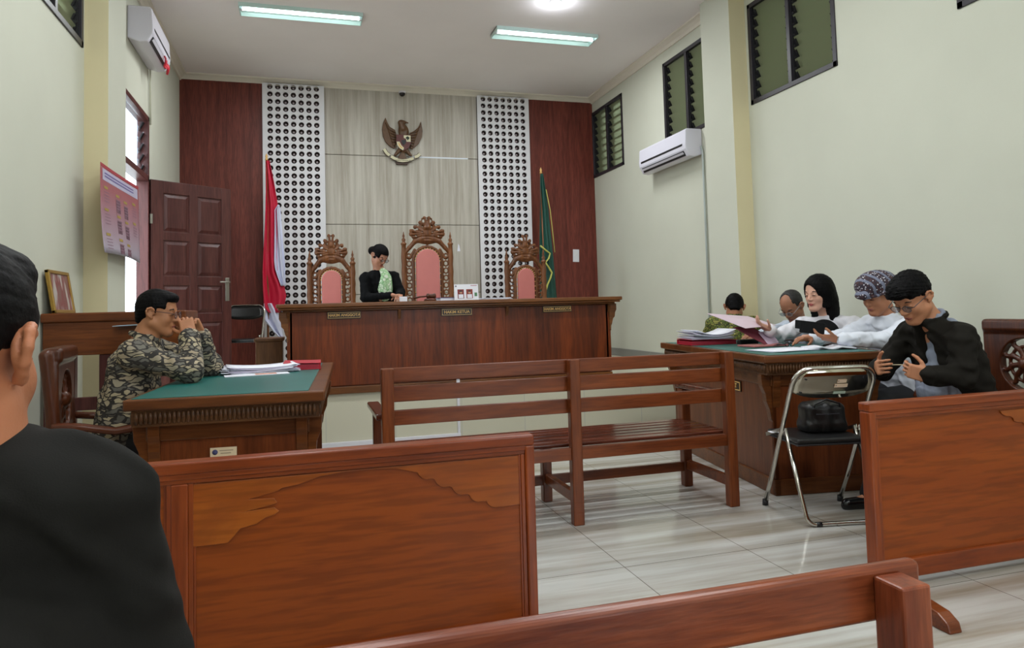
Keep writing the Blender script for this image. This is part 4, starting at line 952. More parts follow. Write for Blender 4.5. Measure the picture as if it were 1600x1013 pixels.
# ================================================================== people
def U(v): v = np.array(v, float); return v/np.linalg.norm(v)
def head_axes(yawd, down=0, tilt=0):
    y, p, r = map(math.radians, (yawd, down, tilt))
    Fv = np.array((math.cos(y)*math.cos(p), math.sin(y)*math.cos(p), -math.sin(p))); Lv = np.array((-math.sin(y), math.cos(y), 0)); Uv = np.cross(Fv, Lv)
    L2 = Lv*math.cos(r)+Uv*math.sin(r); U2 = np.cross(Fv, L2); return np.array([Fv, L2, U2])
class Head:
    def __init__(s, c, A, k=1.0): s.c = np.array(c, float); s.A = A; s.k = k
    def p(s, f, l, u): return s.c+s.k*(f*s.A[0]+l*s.A[1]+u*s.A[2])
    def e(s, c, r, k=.01, op='u', R=None): return ell(s.p(*c), np.array(r)*s.k, s.A if R is None else R, k*s.k, op)
    def cap(s, a, b, ra, rb=None, k=.01, op='u'): return capsule(s.p(*a), s.p(*b), ra*s.k, (ra if rb is None else rb)*s.k, k*s.k, op)
    def box(s, lo, hi, k=.008, op='s', rd=.004):
        lo = np.array(lo); hi = np.array(hi); return rbox(s.p(*((lo+hi)/2)), (hi-lo)/2*s.k, s.A, rd, k, op)
    def skin(s, chub=0, fem=False):
        j = .004 if fem else 0
        pr = [s.e((-.012, 0, .032), (.098, .077, .088)), s.e((.022, 0, -.030), (.066, .060-j+chub*.5, .082), k=.02),
              s.cap((.0, .044+chub-j, -.055), (.062, .018, -.100), .030, .022, .025), s.cap((.0, -.044-chub+j, -.055), (.062, -.018, -.100), .030, .022, .025),
              s.cap((.070, -.030, .022), (.070, .030, .022), .016, .016, .014),
              s.cap((.084, 0, .014), (.104, 0, -.026), .008, .0125-j*.5, .010), s.e((.092, .012, -.031), (.012, .008, .008), k=.006), s.e((.092, -.012, -.031), (.012, .008, .008), k=.006),
              s.e((.045, .040, -.030), (.030, .024, .028), k=.02), s.e((.045, -.040, -.030), (.030, .024, .028), k=.02),
              s.e((.092, .031, .004), (.016, .018, .011), k=.012, op='s'), s.e((.092, -.031, .004), (.016, .018, .011), k=.012, op='s'),
              s.e((.074, .031, .002), (.013, .017, .012), k=.004), s.e((.074, -.031, .002), (.013, .017, .012), k=.004),
              s.e((.076, 0, -.058), (.018, .026, .014), k=.012), s.e((.088, 0, -.060), (.007, .021, .0045), k=.004), s.e((.086, 0, -.069), (.007, .018, .005), k=.004),
              s.cap((.094, -.018, -.0645), (.094, .018, -.0645), .0028, .0028, .003, 's'),
              s.e((.070, 0, -.100), (.018, .020, .016), k=.015)]
        for q in (-1, 1):
            Re = s.A.copy()
            helix = [s.p(.004, q*.080, .008), s.p(.002, q*.085, .020), s.p(-.010, q*.090, .027), s.p(-.024, q*.096, .021), s.p(-.029, q*.098, .006), s.p(-.024, q*.093, -.010), s.p(-.014, q*.086, -.021), s.p(-.004, q*.080, -.025)]
            pr += [s.e((-.012, q*.084, .002), (.017, .007, .024), k=.008)]+path(helix, .0052*s.k, .004)+[s.e((-.005, q*.0805, -.024), (.009, .006, .010), k=.005), s.e((-.004, q*.091, .004), (.009, .006, .014), k=.003, op='s'), s.cap((.006, q*.077, -.004), (.005, q*.081, .004), .005, .004, k=.004)]
        return pr
    def short_hair(s, th=.009, high=.062):
        return [s.e((-.014, 0, .034), (.098+th, .077+th*.7, .088+th), k=.0), s.e((.045, 0, .088), (.05, .055, .030), k=.02), s.e((-.075, 0, -.02), (.035, .055, .07), k=.02),
                s.box((.058, -.2, -.25), (.25, .2, high)), s.box((.018, -.2, -.25), (.2, .2, .022)), s.box((-.035, -.2, -.25), (.2, .2, -.006)), s.box((-.30, -.2, -.30), (.2, .2, -.070), k=.01)]
def extras(parent, hd, brow=True, lips='8c4a44', lid='231512', eyes=True):
    mb = MB()
    for q in (-1, 1):
        if brow: mb.tube([hd.p(.084, q*.016, .025), hd.p(.085, q*.034, .030), hd.p(.072, q*.052, .024)], [.003, .004, .002], 6)
        if eyes: mb.tube([hd.p(.0855, q*.018, -.001), hd.p(.0885, q*.031, .0015), hd.p(.080, q*.045, -.001)], [.0018, .0028, .0018], 6)
    mb.build('brows_and_lashes', plain('brow_hair', lid, rough=.8), parent, tuple(-np.array(parent.location)))
    mb = MB(); mb.tube([hd.p(.089, -.021, -.0645), hd.p(.0945, -.006, -.060), hd.p(.0945, .006, -.060), hd.p(.089, .021, -.0645)], [.002, .0036, .0036, .002], 8)
    mb.tube([hd.p(.088, -.017, -.068), hd.p(.0925, 0, -.071), hd.p(.088, .017, -.068)], [.002, .0042, .002], 8)
    mb.build('lips', plain('lip_'+lips, lips, rough=.5), parent, tuple(-np.array(parent.location)))
def glasses(parent, hd, col='3a2018', lensc='20242c'):
    m = plain('glasses_rim_'+col, col, rough=.3); mb = MB()
    for q in (-1, 1):
        mb.tube([hd.p(.103, q*(.033+.023*math.cos(a)), .000+.018*math.sin(a)) for a in np.linspace(0, 2*math.pi, 18, endpoint=False)], .0018, 6, closed=True)
        mb.tube([hd.p(.103, q*.056, .006), hd.p(.095, q*.072, .008), hd.p(.03, q*.082, .010), hd.p(-.015, q*.086, .010), hd.p(-.03, q*.086, -.004)], .0022, 6)
    mb.tube([hd.p(.103, -.010, .006), hd.p(.106, 0, .009), hd.p(.103, .010, .006)], .0018, 6)
    g = mb.build('glasses', m, parent, tuple(-np.array(parent.location)))
    lm = plain('spectacle_lens', 'cfd6e0', rough=.05, trans=.92)
    for q in (-1, 1):
        l = MB(); c = [hd.p(.103, q*(.033+.022*math.cos(a)), .017*math.sin(a)) for a in np.linspace(0, 2*math.pi, 18, endpoint=False)]
        c2 = [p-hd.A[0]*.0012 for p in c]; n = len(c)
        l.add(c+c2, [tuple(range(n)), tuple(range(2*n-1, n-1, -1))]+[(i, i+n, (i+1) % n+n, (i+1) % n) for i in range(n)]); l.build('lens', lm, g)
    return g
def hand(wr, d, n, w, curl=(25, 35, 25), tcurl=20, spread=1.0, k=1.0, tside=.8):
    """wr wrist, d finger direction, n palm normal (fingers curl towards it), w towards the thumb"""
    d = U(d); w = U(np.array(w)-d*(np.array(w)@d)); n0 = np.cross(d, w); n = n0 if n0@np.array(n) > 0 else -n0
    wr = np.array(wr, float); P = lambda a, b, c: wr+k*(a*d+b*w+c*n)
    pr = [capsule(P(-.01, 0, 0), P(.02, 0, 0), .024*k, .024*k, .01), rbox(P(.050, .0, 0), (.034*k, .030*k, .006*k), np.array([d, w, n]), .009*k, .012), ell(P(.035, .026, .008), (.03*k, .016*k, .014*k), np.array([d, w, n]), .01)]
    for i, (b, L0, r) in enumerate(((.030, .080, .0086), (.0105, .088, .0088), (-.0095, .082, .0085), (-.028, .066, .0076))):
        p = P(.082-.006*(i == 3), b, 0); a = 0; dirw = (b*.9)*spread
        for j, f in enumerate((.46, .31, .23)):
            cj = curl[j]+(i-1.5)*3; a += math.radians(cj)
            q = p+k*L0*f*(U(math.cos(a)*d+math.sin(a)*n+dirw*2.2*w*(1 if j == 0 else .4)))
            pr.append(capsule(p, q, r*k*(1-.08*j), r*k*(.93-.1*j), .003)); p = q
    p = P(.018, .026, .006); dd = U(d*.62+w*tside+n*.25); q = p+k*.042*dd; pr.append(capsule(p, q, .0125*k, .0105*k, .008))
    for j, f in enumerate((.030, .026)):
        dd = U(dd+d*.35+n*math.tan(math.radians(tcurl))*.6-w*.15); q2 = q+k*f*dd; pr.append(capsule(q, q2, .0102*k, (.0095-.0015*j)*k, .003)); q = q2
    return pr
def blend(a, b, t): return np.array(a)*(1-t)+np.array(b)*t
class Person:
    def __init__(s, label, loc, group=None):
        s.t = thing('person', label, 'person', loc, 0, group); s.o = tuple(-np.array(loc, float))
    def body(s, J, hd, chub=0, fem=False, skin='b07a5c', res=.005, hands=(), neck=.052, legs=True):
        M = glossy_skin('skin_'+skin, skin); s.J = J; s.hd = hd
        pr = hd.skin(chub, fem); nb = np.array(J['nb'])
        pr += [capsule(hd.p(-.030, 0, -.055), nb-hd.A[0]*.0, neck, neck*1.08, .02), capsule(hd.p(-.005, 0, -.075), nb+(0, 0, .0), neck*.9, neck, .02)]
        pr += [capsule(nb, J['che'], .06, .09, .03), capsule(J['che'], J['pel'], .09, .10, .03)]
        for q in 'LR':
            pr += [capsule(nb-(0, 0, .03), J['sh'+q], .04, .045, .02), capsule(J['sh'+q], J['el'+q], .042, .034, .01), capsule(J['el'+q], J['wr'+q], .034, .023, .01)]
            if legs and 'kn'+q in J: pr += [capsule(J['hip'+q], J['kn'+q], .07, .05, .02), capsule(J['kn'+q], J['an'+q], .045, .032, .01), capsule(J['an'+q]-np.array((0, 0, .02)), J['to'+q], .022, .014, .01)]
        for h in hands: pr += h
        o = sdf('body', pr, M, s.t, res=res); return o
    def top(s, name, m, rt=(.115, .125), rsh=.062, rel=.05, rwr=.040, belly=None, collar=True, wr=.9, res=.0065, wrinkle=.0035, cx=.10, wide=.095, extra=(), seed=1, sleeves='LR', collar_r=.062, cut=()):
        J = s.J; nb, che, pel = map(np.array, (J['nb'], J['che'], J['pel'])); Lv = U(np.array(J['shL'])-np.array(J['shR'])); pr = []
        for q in (-1, 1):
            pr += [capsule(che+q*Lv*cx+(0, 0, .03), pel+q*Lv*wide, rt[0]*.93, rt[1], .05)]
        pr += [capsule(nb-(0, 0, .06), che, .085, rt[0], .05)]
        if belly is not None: pr += [ell(belly[0], belly[1], k=.06)]
        for q in 'LR':
            if q not in sleeves: continue
            sh, el, w = map(np.array, (J['sh'+q], J['el'+q], J['wr'+q]))
            pr += [capsule(nb-(0, 0, .035), sh, .05, rsh, .04), capsule(sh, el, rsh, rel, .02), capsule(el, blend(el, w, wr), rel, rwr, .02), capsule(blend(el, w, wr-.06), blend(el, w, wr+.02), rwr, rwr*1.12, .01)]
        if collar:
            a = s.hd.A; cN = nb+(0, 0, .018)
            ax = U(U(s.hd.p(-.02, 0, -.05)-nb)*.4+np.array((0, 0, 1.))); e1 = U(np.cross(ax, Lv)); e2 = np.cross(ax, e1)
            rr = collar_r; ring = [cN+rr*(math.cos(t)*e1*1.1+math.sin(t)*e2)+ax*.012*math.cos(t) for t in np.linspace(0, 2*math.pi, 21)]
            pr += path(ring, .010, .016)
        pr += list(extra)
        o = sdf(name, pr, m, s.t, res=res, wrinkle=wrinkle, seed=seed, wl=.09); return o
    def trousers(s, m, r=(.095, .07, .055), res=.008):
        J = s.J; pr = [capsule(J['hipL'], J['hipR'], .11, .11, .04)]
        for q in 'LR': pr += [capsule(J['hip'+q], J['kn'+q], r[0], r[1], .03), capsule(J['kn'+q], blend(J['kn'+q], J['an'+q], 1.03), r[1]*.95, r[2], .02)]
        return sdf('trousers', pr, m, s.t, res=res, wrinkle=.004, seed=5, wl=.12)
    def shoes(s, m):
        for q in 'LR':
            a, b = np.array(s.J['an'+q]), np.array(s.J['to'+q]); d = U((b-a)*(1, 1, 0)); g = a.copy(); g[2] = .035+s.J.get('floor', 0); b = np.array((b[0], b[1], .03+s.J.get('floor', 0)))
            pr = [capsule(g-d*.05, b, .036, .034, .02), capsule(a-(0, 0, .02), g, .038, .04, .03), capsule((*(g-d*.06)[:2], .014+s.J.get('floor', 0)), (*(b+d*.02)[:2], .014+s.J.get('floor', 0)), .014, .014, .03)]
            sdf('shoe', pr, m, s.t, res=.006)
    def mesh(s, mb, name, m, label=None): return mb.build(name, m, s.t, s.o, label=label)
def seated(pel, F, hipw=.095, kneed=.42, footd=.05, kz=.50):
    F = U(F); L_ = np.array((-F[1], F[0], 0)); pel = np.array(pel, float); J = {'pel': pel}
    for q, sgn in (('L', 1), ('R', -1)):
        J['hip'+q] = pel+sgn*L_*hipw+F*.03; k = pel+sgn*L_*(hipw+.05)+F*kneed; k[2] = kz; J['kn'+q] = k
        a = k+F*footd; a[2] = .09; J['an'+q] = a; t = a+F*.15; t[2] = .035; J['to'+q] = t
    return J
M_hair = plain('black_hair', '060506', rough=.6, spec=.1, bump=.10, bscale=260)
M_hairg = plain('greying_hair', '151212', rough=.55, bump=.1, bscale=260, var=.3, vscale=40)
M_shoe = plain('black_shoe_leather', '0e0e10', rough=.25)
M_trous = plain('dark_trousers', '15161c', rough=.8)
def hair(p, prims, m=M_hair, res=.0045, w=.0015, name='hair'):
    return sdf(name, prims, m, p.t, res=res, wrinkle=w, seed=9, wl=.016)
# ---- man in batik shirt, left table
def batik(name, line, pal, sc=(9, 9, 24), rot=(.6, .2, .8), edge=.05, dist=.06):
    """dark outlined elongated blobs in a few cloth colours"""
    m, nt, N, L, b = newmat(name); tc = N.new('ShaderNodeTexCoord'); mp = N.new('ShaderNodeMapping'); mp.inputs['Rotation'].default_value = rot; mp.inputs['Scale'].default_value = sc
    n = N.new('ShaderNodeTexNoise'); n.inputs['Scale'].default_value = 16; L.new(tc.outputs['Object'], n.inputs['Vector'])
    ad = N.new('ShaderNodeVectorMath'); ad.operation = 'MULTIPLY_ADD'; ad.inputs[1].default_value = (dist, dist, dist); L.new(n.outputs['Color'], ad.inputs[0]); L.new(tc.outputs['Object'], ad.inputs[2]); L.new(ad.outputs[0], mp.inputs[0])
    v = N.new('ShaderNodeTexVoronoi'); v.feature = 'DISTANCE_TO_EDGE'; v.inputs['Scale'].default_value = 1; v.inputs['Randomness'].default_value = .75; L.new(mp.outputs[0], v.inputs['Vector'])
    v2 = N.new('ShaderNodeTexVoronoi'); v2.inputs['Scale'].default_value = 1; v2.inputs['Randomness'].default_value = .75; L.new(mp.outputs[0], v2.inputs['Vector'])
    sp = N.new('ShaderNodeSeparateColor'); L.new(v2.outputs['Color'], sp.inputs[0])
    r = N.new('ShaderNodeValToRGB'); r.color_ramp.interpolation = 'CONSTANT'; e = r.color_ramp.elements; e[0].color = lin(pal[0]); e[1].position = 1/len(pal); e[1].color = lin(pal[1])
    for k in range(2, len(pal)): q = e.new(k/len(pal)); q.color = lin(pal[k])
    L.new(sp.outputs[0], r.inputs[0])
    r2_ = N.new('ShaderNodeValToRGB'); r2_.color_ramp.elements[0].position = edge; r2_.color_ramp.elements[1].position = edge+.04; r2_.color_ramp.elements[0].color = (0, 0, 0, 1); r2_.color_ramp.elements[1].color = (1, 1, 1, 1); L.new(v.outputs['Distance'], r2_.inputs[0])
    mx = N.new('ShaderNodeMix'); mx.data_type = 'RGBA'; L.new(r2_.outputs[0], mx.inputs['Factor']); mx.inputs['A'].default_value = lin(line); L.new(r.outputs[0], mx.inputs['B'])
    L.new(mx.outputs['Result'], b.inputs['Base Color']); setp(b, Roughness=.8); return m
p = Person('man with glasses in a brown batik shirt leaning on clasped hands at the left table', (-1.05, 4.40, 0))
J = seated((-.97, 4.40, .56), (1, 0, 0), kneed=.40, kz=.53)
J.update(che=(-.90, 4.40, .93), nb=(-.850, 4.40, 1.10), shL=(-.85, 4.60, 1.03), shR=(-.87, 4.19, 1.03), elL=(-.53, 4.60, .925), elR=(-.585, 4.18, .925), wrL=(-.585, 4.47, 1.12), wrR=(-.615, 4.345, 1.12))
hd = Head((-.785, 4.40, 1.245), head_axes(-8, 8), 1.04)
hs = [hand(J['wrR'], (-.25, .35, .8), (0, 1, -.1), (-1, 0, .1), (35, 60, 40), 10, .5), hand(J['wrL'], (-.30, -.40, .8), (0, -1, -.1), (-1, 0, .1), (30, 60, 40), 10, .5)]
p.body(J, hd, chub=.008, skin='a8714f', hands=hs, neck=.060)
M_batik = batik('batik_brown', '27221f', ('a89a7e', '8f8470', '5d5952', '978870', 'a89a80', '6a655b'), (13, 30, 46), (.5, .7, .4), .09)
p.top('batik_shirt', M_batik, rt=(.120, .125), rsh=.074, rel=.060, rwr=.050, belly=((-.90, 4.40, .72), (.16, .19, .17)), wr=.86, seed=3, wrinkle=.005)
p.trousers(M_trous); p.shoes(M_shoe); hair(p, hd.short_hair(.008)); extras(p.t, hd); glasses(p.t, hd, '4a2016')
# ---- man in dark shirt in the left foreground, seen from behind
p = Person('man in a dark grey shirt seen from behind, at the left edge in the foreground', (-.37, .87, 0))
J = seated((-.385, .83, .52), (-.05, 1, 0), kneed=.44, kz=.50)
J.update(che=(-.385, .86, .84), nb=(-.362, .87, 1.085), shR=(-.222, .875, 1.020), shL=(-.535, .875, 1.015), elR=(-.178, .93, .76), elL=(-.60, .93, .76), wrR=(-.26, 1.13, .62), wrL=(-.50, 1.13, .62))
hd = Head((-.364, .885, 1.186), head_axes(80, 4, 0), 1.02)
hs = [hand(J['wrR'], (-.2, 1, -.15), (0, 0, -1), (-1, 0, 0), (20, 20, 15)), hand(J['wrL'], (.2, 1, -.15), (0, 0, -1), (1, 0, 0), (20, 20, 15))]
p.body(J, hd, skin='b0704f', hands=hs, res=.0035, neck=.071)
M_fgs = plain('dark_grey_shirt', '191816', rough=.9, spec=.2, var=.08, vscale=30, bump=.10, bscale=500)
p.top('dark_shirt', M_fgs, rt=(.112, .130), rsh=.061, rel=.058, rwr=.052, collar=False, res=.0045, wrinkle=.0040, seed=12, wide=.095, cx=.085, extra=[capsule((-.45, .87, 1.045), (-.285, .87, 1.045), .062, .062, .03), capsule((-.236, .772, .93), (-.228, .775, .5), .012, .016, .03, 's'), capsule((-.50, .772, .93), (-.51, .775, .5), .012, .016, .03, 's')])
p.trousers(M_trous); p.shoes(M_shoe)
hair(p, [hd.e((-.014, 0, .034), (.107, .083, .097), k=0), hd.e((-.06, 0, -.015), (.052, .066, .075), k=.02), hd.e((.045, 0, .09), (.05, .06, .034), k=.02), hd.box((.058, -.2, -.25), (.25, .2, .06)), hd.box((.02, -.2, -.25), (.2, .2, .02)), hd.box((-.028, -.2, -.25), (.2, .2, -.0)), hd.box((-.30, -.2, -.30), (.2, .2, -.062), k=.015)], res=.003, w=.0007)
# ---- woman in a black blazer behind the judges' bench
p = Person('woman in a black blazer and green white blouse standing behind the judges bench, looking down', (.80, 7.90, .49))
J = dict(pel=(.82, 7.98, 1.24), hipL=(.91, 7.96, 1.22), hipR=(.73, 7.98, 1.22), knL=(.92, 7.94, .93), knR=(.72, 7.96, .93), anL=(.92, 7.96, .60), anR=(.72, 7.98, .60), toL=(.96, 7.82, .53), toR=(.74, 7.84, .53), floor=.49)
J.update(che=(.81, 7.90, 1.48), nb=(.80, 7.87, 1.665), shL=(.955, 7.87, 1.595), shR=(.650, 7.88, 1.585), elL=(1.02, 7.80, 1.42), elR=(.640, 7.80, 1.37), wrL=(.995, 7.66, 1.39), wrR=(.90, 7.64, 1.39))
hd = Head((.80, 7.83, 1.820), head_axes(-55, 34, -6), 1.0)
hs = [hand(J['wrL'], (-.3, -.8, -.3), (0, 0, -1), (-1, 0, 0), (25, 30, 20), k=.9), hand(J['wrR'], (.8, -.3, -.1), (0, 0, -1), (0, 1, 0), (25, 30, 20), k=.9)]
p.body(J, hd, fem=True, skin='b5826a', hands=hs, neck=.045)
p.top('blazer', plain('black_blazer', '08090b', rough=.85, spec=.15, bump=.06), rt=(.098, .120), rsh=.060, rel=.050, rwr=.036, wr=.92, collar=False, seed=8, wide=.07, cx=.065, cut=(),
      extra=[ell((.885, 7.745, 1.50), (.052, .075, .17), np.array([U((1, -.5, .18)), U((.5, 1, 0)), np.cross(U((1, -.5, .18)), U((.5, 1, 0)))]), k=.01, op='s')])
pr = [ell((.855, 7.83, 1.50), (.085, .065, .175), k=.02), capsule((.82, 7.845, 1.655), (.855, 7.82, 1.60), .048, .05, .02)]
sdf('blouse', pr, batik('green_blouse', '7fae78', ('cfdfc4', 'dce6d2', 'b0d2a4'), (30, 30, 30)), p.t, res=.006, wrinkle=.003)
p.trousers(plain('black_skirt', '121215', rough=.8)); p.shoes(M_shoe)
hair(p, [hd.e((-.014, 0, .034), (.109, .087, .100), k=0), hd.e((-.125, 0, .0), (.048, .055, .050), k=.01), hd.box((.066, -.2, -.25), (.25, .2, .055)), hd.box((.030, -.2, -.25), (.2, .2, .0)), hd.box((-.05, -.2, -.25), (.2, .2, -.045))], w=.001)
extras(p.t, hd, lips='9a3a40'); glasses(p.t, hd, '5a1c1c')
# ---- man in dark jacket, right
p = Person('man with glasses in a dark jacket over a pale blue shirt, looking down', (3.50, 3.18, 0))
J = seated((3.57, 3.18, .54), (-1, .10, 0), kneed=.40, kz=.53); 
J['anR'] = np.array((3.17, 3.46, .09)); J['toR'] = np.array((3.02, 3.48, .035)); J['knR'] = np.array((3.24, 3.40, .53))
J.update(che=(3.47, 3.18, .90), nb=(3.375, 3.18, 1.085), shL=(3.395, 3.005, .995), shR=(3.44, 3.38, 1.005), elL=(3.35, 2.96, .79), elR=(3.27, 3.43, .80), wrL=(3.17, 3.02, .80), wrR=(3.09, 3.27, .825))
hd = Head((3.262, 3.18, 1.215), head_axes(187, 34), 1.10)
hs = [hand(J['wrL'], (-.6, .55, .25), (.1, .9, -.3), (-.2, 0, 1), (40, 55, 40), 15), hand(J['wrR'], (-.55, -.6, .1), (-.2, -.8, -.4), (-.2, 0, 1), (40, 55, 40), 15)]
p.body(J, hd, chub=.006, skin='b27a5a', hands=hs, neck=.058)
M_jack = plain('black_jacket', '17140f', rough=.85, spec=.2, bump=.05, bscale=300)
ax = U((-1, 0, .35))
p.top('jacket', M_jack, rt=(.125, .14), rsh=.074, rel=.060, rwr=.050, wr=.9, collar=True, seed=21, wrinkle=.006, collar_r=.082,
      extra=[ell((3.27, 3.17, .86), (.13, .055, .26), head_axes(180, 20), k=.015, op='s')])
pr = [capsule((3.47, 3.17, .98), (3.50, 3.17, .68), .115, .13, .03), ell((3.44, 3.17, .70), (.13, .15, .13), k=.05)]
pr += path([np.array(J['nb'])+np.array((-.004+.066*math.cos(a), .066*math.sin(a), .022+.030*math.cos(a))) for a in np.linspace(0, 2*math.pi, 17)], .009, .01)
sdf('pale_shirt', pr, plain('pale_blue_shirt', '7f8696', rough=.7, var=.1, vscale=60), p.t, res=.0055, wrinkle=.004)
p.trousers(plain('navy_trousers', '14161d', rough=.85)); p.shoes(M_shoe)
hair(p, [hd.e((-.012, 0, .040), (.112, .087, .102), k=0), hd.e((.045, 0, .088), (.062, .070, .040), k=.02), hd.box((.075, -.2, -.25), (.25, .2, .062)), hd.box((.020, -.2, -.25), (.2, .2, .030)), hd.box((-.050, -.2, -.25), (.2, .2, .012)), hd.box((-.30, -.2, -.30), (.2, .2, -.045), k=.02), hd.e((.088, 0, .074), (.030, .058, .024), k=.015)], w=.003); extras(p.t, hd); glasses(p.t, hd, '30343c')
w_ = MB().tube([np.array(J['wrL'])+.026*np.array((0, math.cos(a), math.sin(a)))+(-.005, 0, 0) for a in np.linspace(0, 6.28, 16, endpoint=False)], .004, 6, closed=True); p.mesh(w_, 'wrist_watch', M_chrome)
# ---- man with a batik headcloth, white shirt
p = Person('man in a white shirt and dark patterned headcloth holding a phone at the right table', (3.98, 4.02, 0))
J = seated((4.06, 4.05, .54), (-1, 0, 0), kneed=.40, kz=.53)
J.update(che=(3.99, 4.04, .90), nb=(3.90, 4.03, 1.085), shL=(3.93, 3.85, 1.02), shR=(3.93, 4.22, 1.02), elL=(3.74, 3.885, .935), elR=(3.74, 4.30, .935), wrL=(3.475, 4.03, .945), wrR=(3.50, 4.32, .94))
hd = Head((3.815, 4.02, 1.235), head_axes(186, 20), 1.04)
hs = [hand(J['wrL'], (-.8, .5, .18), (0, .2, 1), (-.2, -.9, .2), (12, 30, 25), 25), hand(J['wrR'], (-1, 0, .0), (0, 0, -1), (0, -1, 0), (15, 20, 15))]
p.body(J, hd, chub=.008, skin='a56e50', hands=hs, neck=.060)
M_wsh = plain('white_shirt', 'd6dae4', rough=.75, var=.02, vscale=9)
p.top('white_shirt', M_wsh, rt=(.13, .14), rsh=.070, rel=.056, rwr=.047, wr=.84, seed=31, wrinkle=.0055)
p.trousers(M_trous); p.shoes(M_shoe); extras(p.t, hd)
hair(p, hd.short_hair(.006), m=M_hairg)
def turban_mat():
    m, nt, N, L, b = newmat('headcloth_batik'); tc = N.new('ShaderNodeTexCoord'); mp = N.new('ShaderNodeMapping'); mp.inputs['Rotation'].default_value = (.3, .6, .2); L.new(tc.outputs['Object'], mp.inputs[0])
    v = N.new('ShaderNodeTexVoronoi'); v.inputs['Scale'].default_value = 62; v.inputs['Randomness'].default_value = .55; L.new(mp.outputs[0], v.inputs['Vector'])
    w = N.new('ShaderNodeTexWave'); w.inputs['Scale'].default_value = 5; w.inputs['Distortion'].default_value = 5; L.new(mp.outputs[0], w.inputs['Vector'])
    r = N.new('ShaderNodeValToRGB'); r.color_ramp.interpolation = 'CONSTANT'; e = r.color_ramp.elements; e[0].color = lin('c2bdc4'); e[1].position = .30; e[1].color = lin('231a2a'); q = e.new(.62); q.color = lin('4a2c2c'); L.new(v.outputs['Distance'], r.inputs[0])
    r_ = N.new('ShaderNodeValToRGB'); r_.color_ramp.interpolation = 'CONSTANT'; e = r_.color_ramp.elements; e[0].color = (0, 0, 0, 1); e[1].position = .78; e[1].color = (1, 1, 1, 1); L.new(w.outputs['Fac'], r_.inputs[0])
    mx = N.new('ShaderNodeMix'); mx.data_type = 'RGBA'; L.new(r_.outputs[0], mx.inputs['Factor']); L.new(r.outputs[0], mx.inputs['A']); mx.inputs['B'].default_value = lin('6f7488'); L.new(mx.outputs['Result'], b.inputs['Base Color']); setp(b, Roughness=.75); return m
pr = [hd.e((-.028, 0, .068), (.150, .118, .098), k=0, R=head_axes(183, 8)), hd.e((-.13, 0, .04), (.05, .07, .05), k=.02), hd.box((-.3, -.3, -.3), (.3, .3, .020), k=.008), hd.e((.115, 0, .045), (.03, .06, .03), k=.02)]
for i, (u0, tl) in enumerate(((.028, 0), (.052, .12), (.078, .22))):
    pr += [q_ for q_ in path([hd.p(-.022+(.142-.020*i)*math.cos(a), (.112-.014*i)*math.sin(a), u0+tl*.18*math.cos(a)) for a in np.linspace(0, 2*math.pi, 17)], .0095, .006)]
sdf('headcloth', pr, turban_mat(), p.t, res=.0045)
MB().tube([np.array(J['wrL'])+(.015, -.01, 0)+.029*(math.cos(a)*U((.5, .8, 0))+math.sin(a)*np.array((0, 0, 1))) for a in np.linspace(0, 6.28, 16, endpoint=False)], .006, 6, closed=True).box(np.array(J['wrL'])+(.0, -.035, .005), (.035, .008, .03), rz=-.5).build('wrist_watch', M_chrome, p.t, p.o)
# ---- woman with long black hair
p = Person('woman with long black hair in a white blouse and black vest reading papers', (3.95, 4.52, 0))
J = seated((4.05, 4.55, .54), (-1, -.1, 0), kneed=.38, kz=.53)
J.update(che=(3.90, 4.53, .92), nb=(3.83, 4.52, 1.085), shL=(3.93, 4.37, 1.025), shR=(3.74, 4.70, 1.025), elL=(3.78, 4.27, .935), elR=(3.52, 4.73, .94), wrL=(3.60, 4.40, .95), wrR=(3.36, 4.60, 1.00))
hd = Head((3.745, 4.52, 1.262), head_axes(192, 8), 1.03)
hs = [hand(J['wrR'], (-.8, .1, .45), (0, -.2, 1), (-.2, -.9, .1), (20, 30, 20), 25, k=.95), hand(J['wrL'], (-1, .2, 0), (0, 0, -1), (0, 1, 0), (15, 20, 15), k=.9)]
p.body(J, hd, fem=True, skin='c99a84', hands=hs, neck=.046)
p.top('white_blouse', plain('white_blouse', 'd8d6dc', rough=.75), rt=(.100, .115), rsh=.060, rel=.050, rwr=.043, wr=.88, seed=41, collar=True, collar_r=.055, wrinkle=.005, wide=.08, cx=.07)
pr = [capsule((3.765, 4.49, .965), (3.80, 4.49, .70), .104, .128, .03)]
sdf('black_vest', pr, plain('black_vest', '0a0a0d', rough=.85, spec=.2), p.t, res=.007)
p.trousers(M_trous); p.shoes(M_shoe); extras(p.t, hd, lips='b04048')
hr = [hd.e((-.024, 0, .038), (.116, .100, .110), k=0), hd.e((-.06, 0, -.06), (.088, .104, .14), k=.03), hd.e((-.02, .062, -.11), (.062, .034, .13), k=.03), hd.e((-.02, -.062, -.11), (.062, .034, .13), k=.03), hd.e((-.06, 0, -.16), (.07, .095, .10), k=.04),
      hd.e((.098, -.028, -.018), (.068, .088, .104), k=.014, op='s'), hd.e((-.02, .072, .0), (.055, .036, .07), k=.02), hd.e((-.02, -.072, .0), (.055, .036, .07), k=.02), hd.box((.0, -.3, -.6), (.4, .3, -.105), k=.02), hd.e((.11, 0, -.14), (.10, .075, .12), k=.012, op='s')]
hair(p, hr, w=.0015)
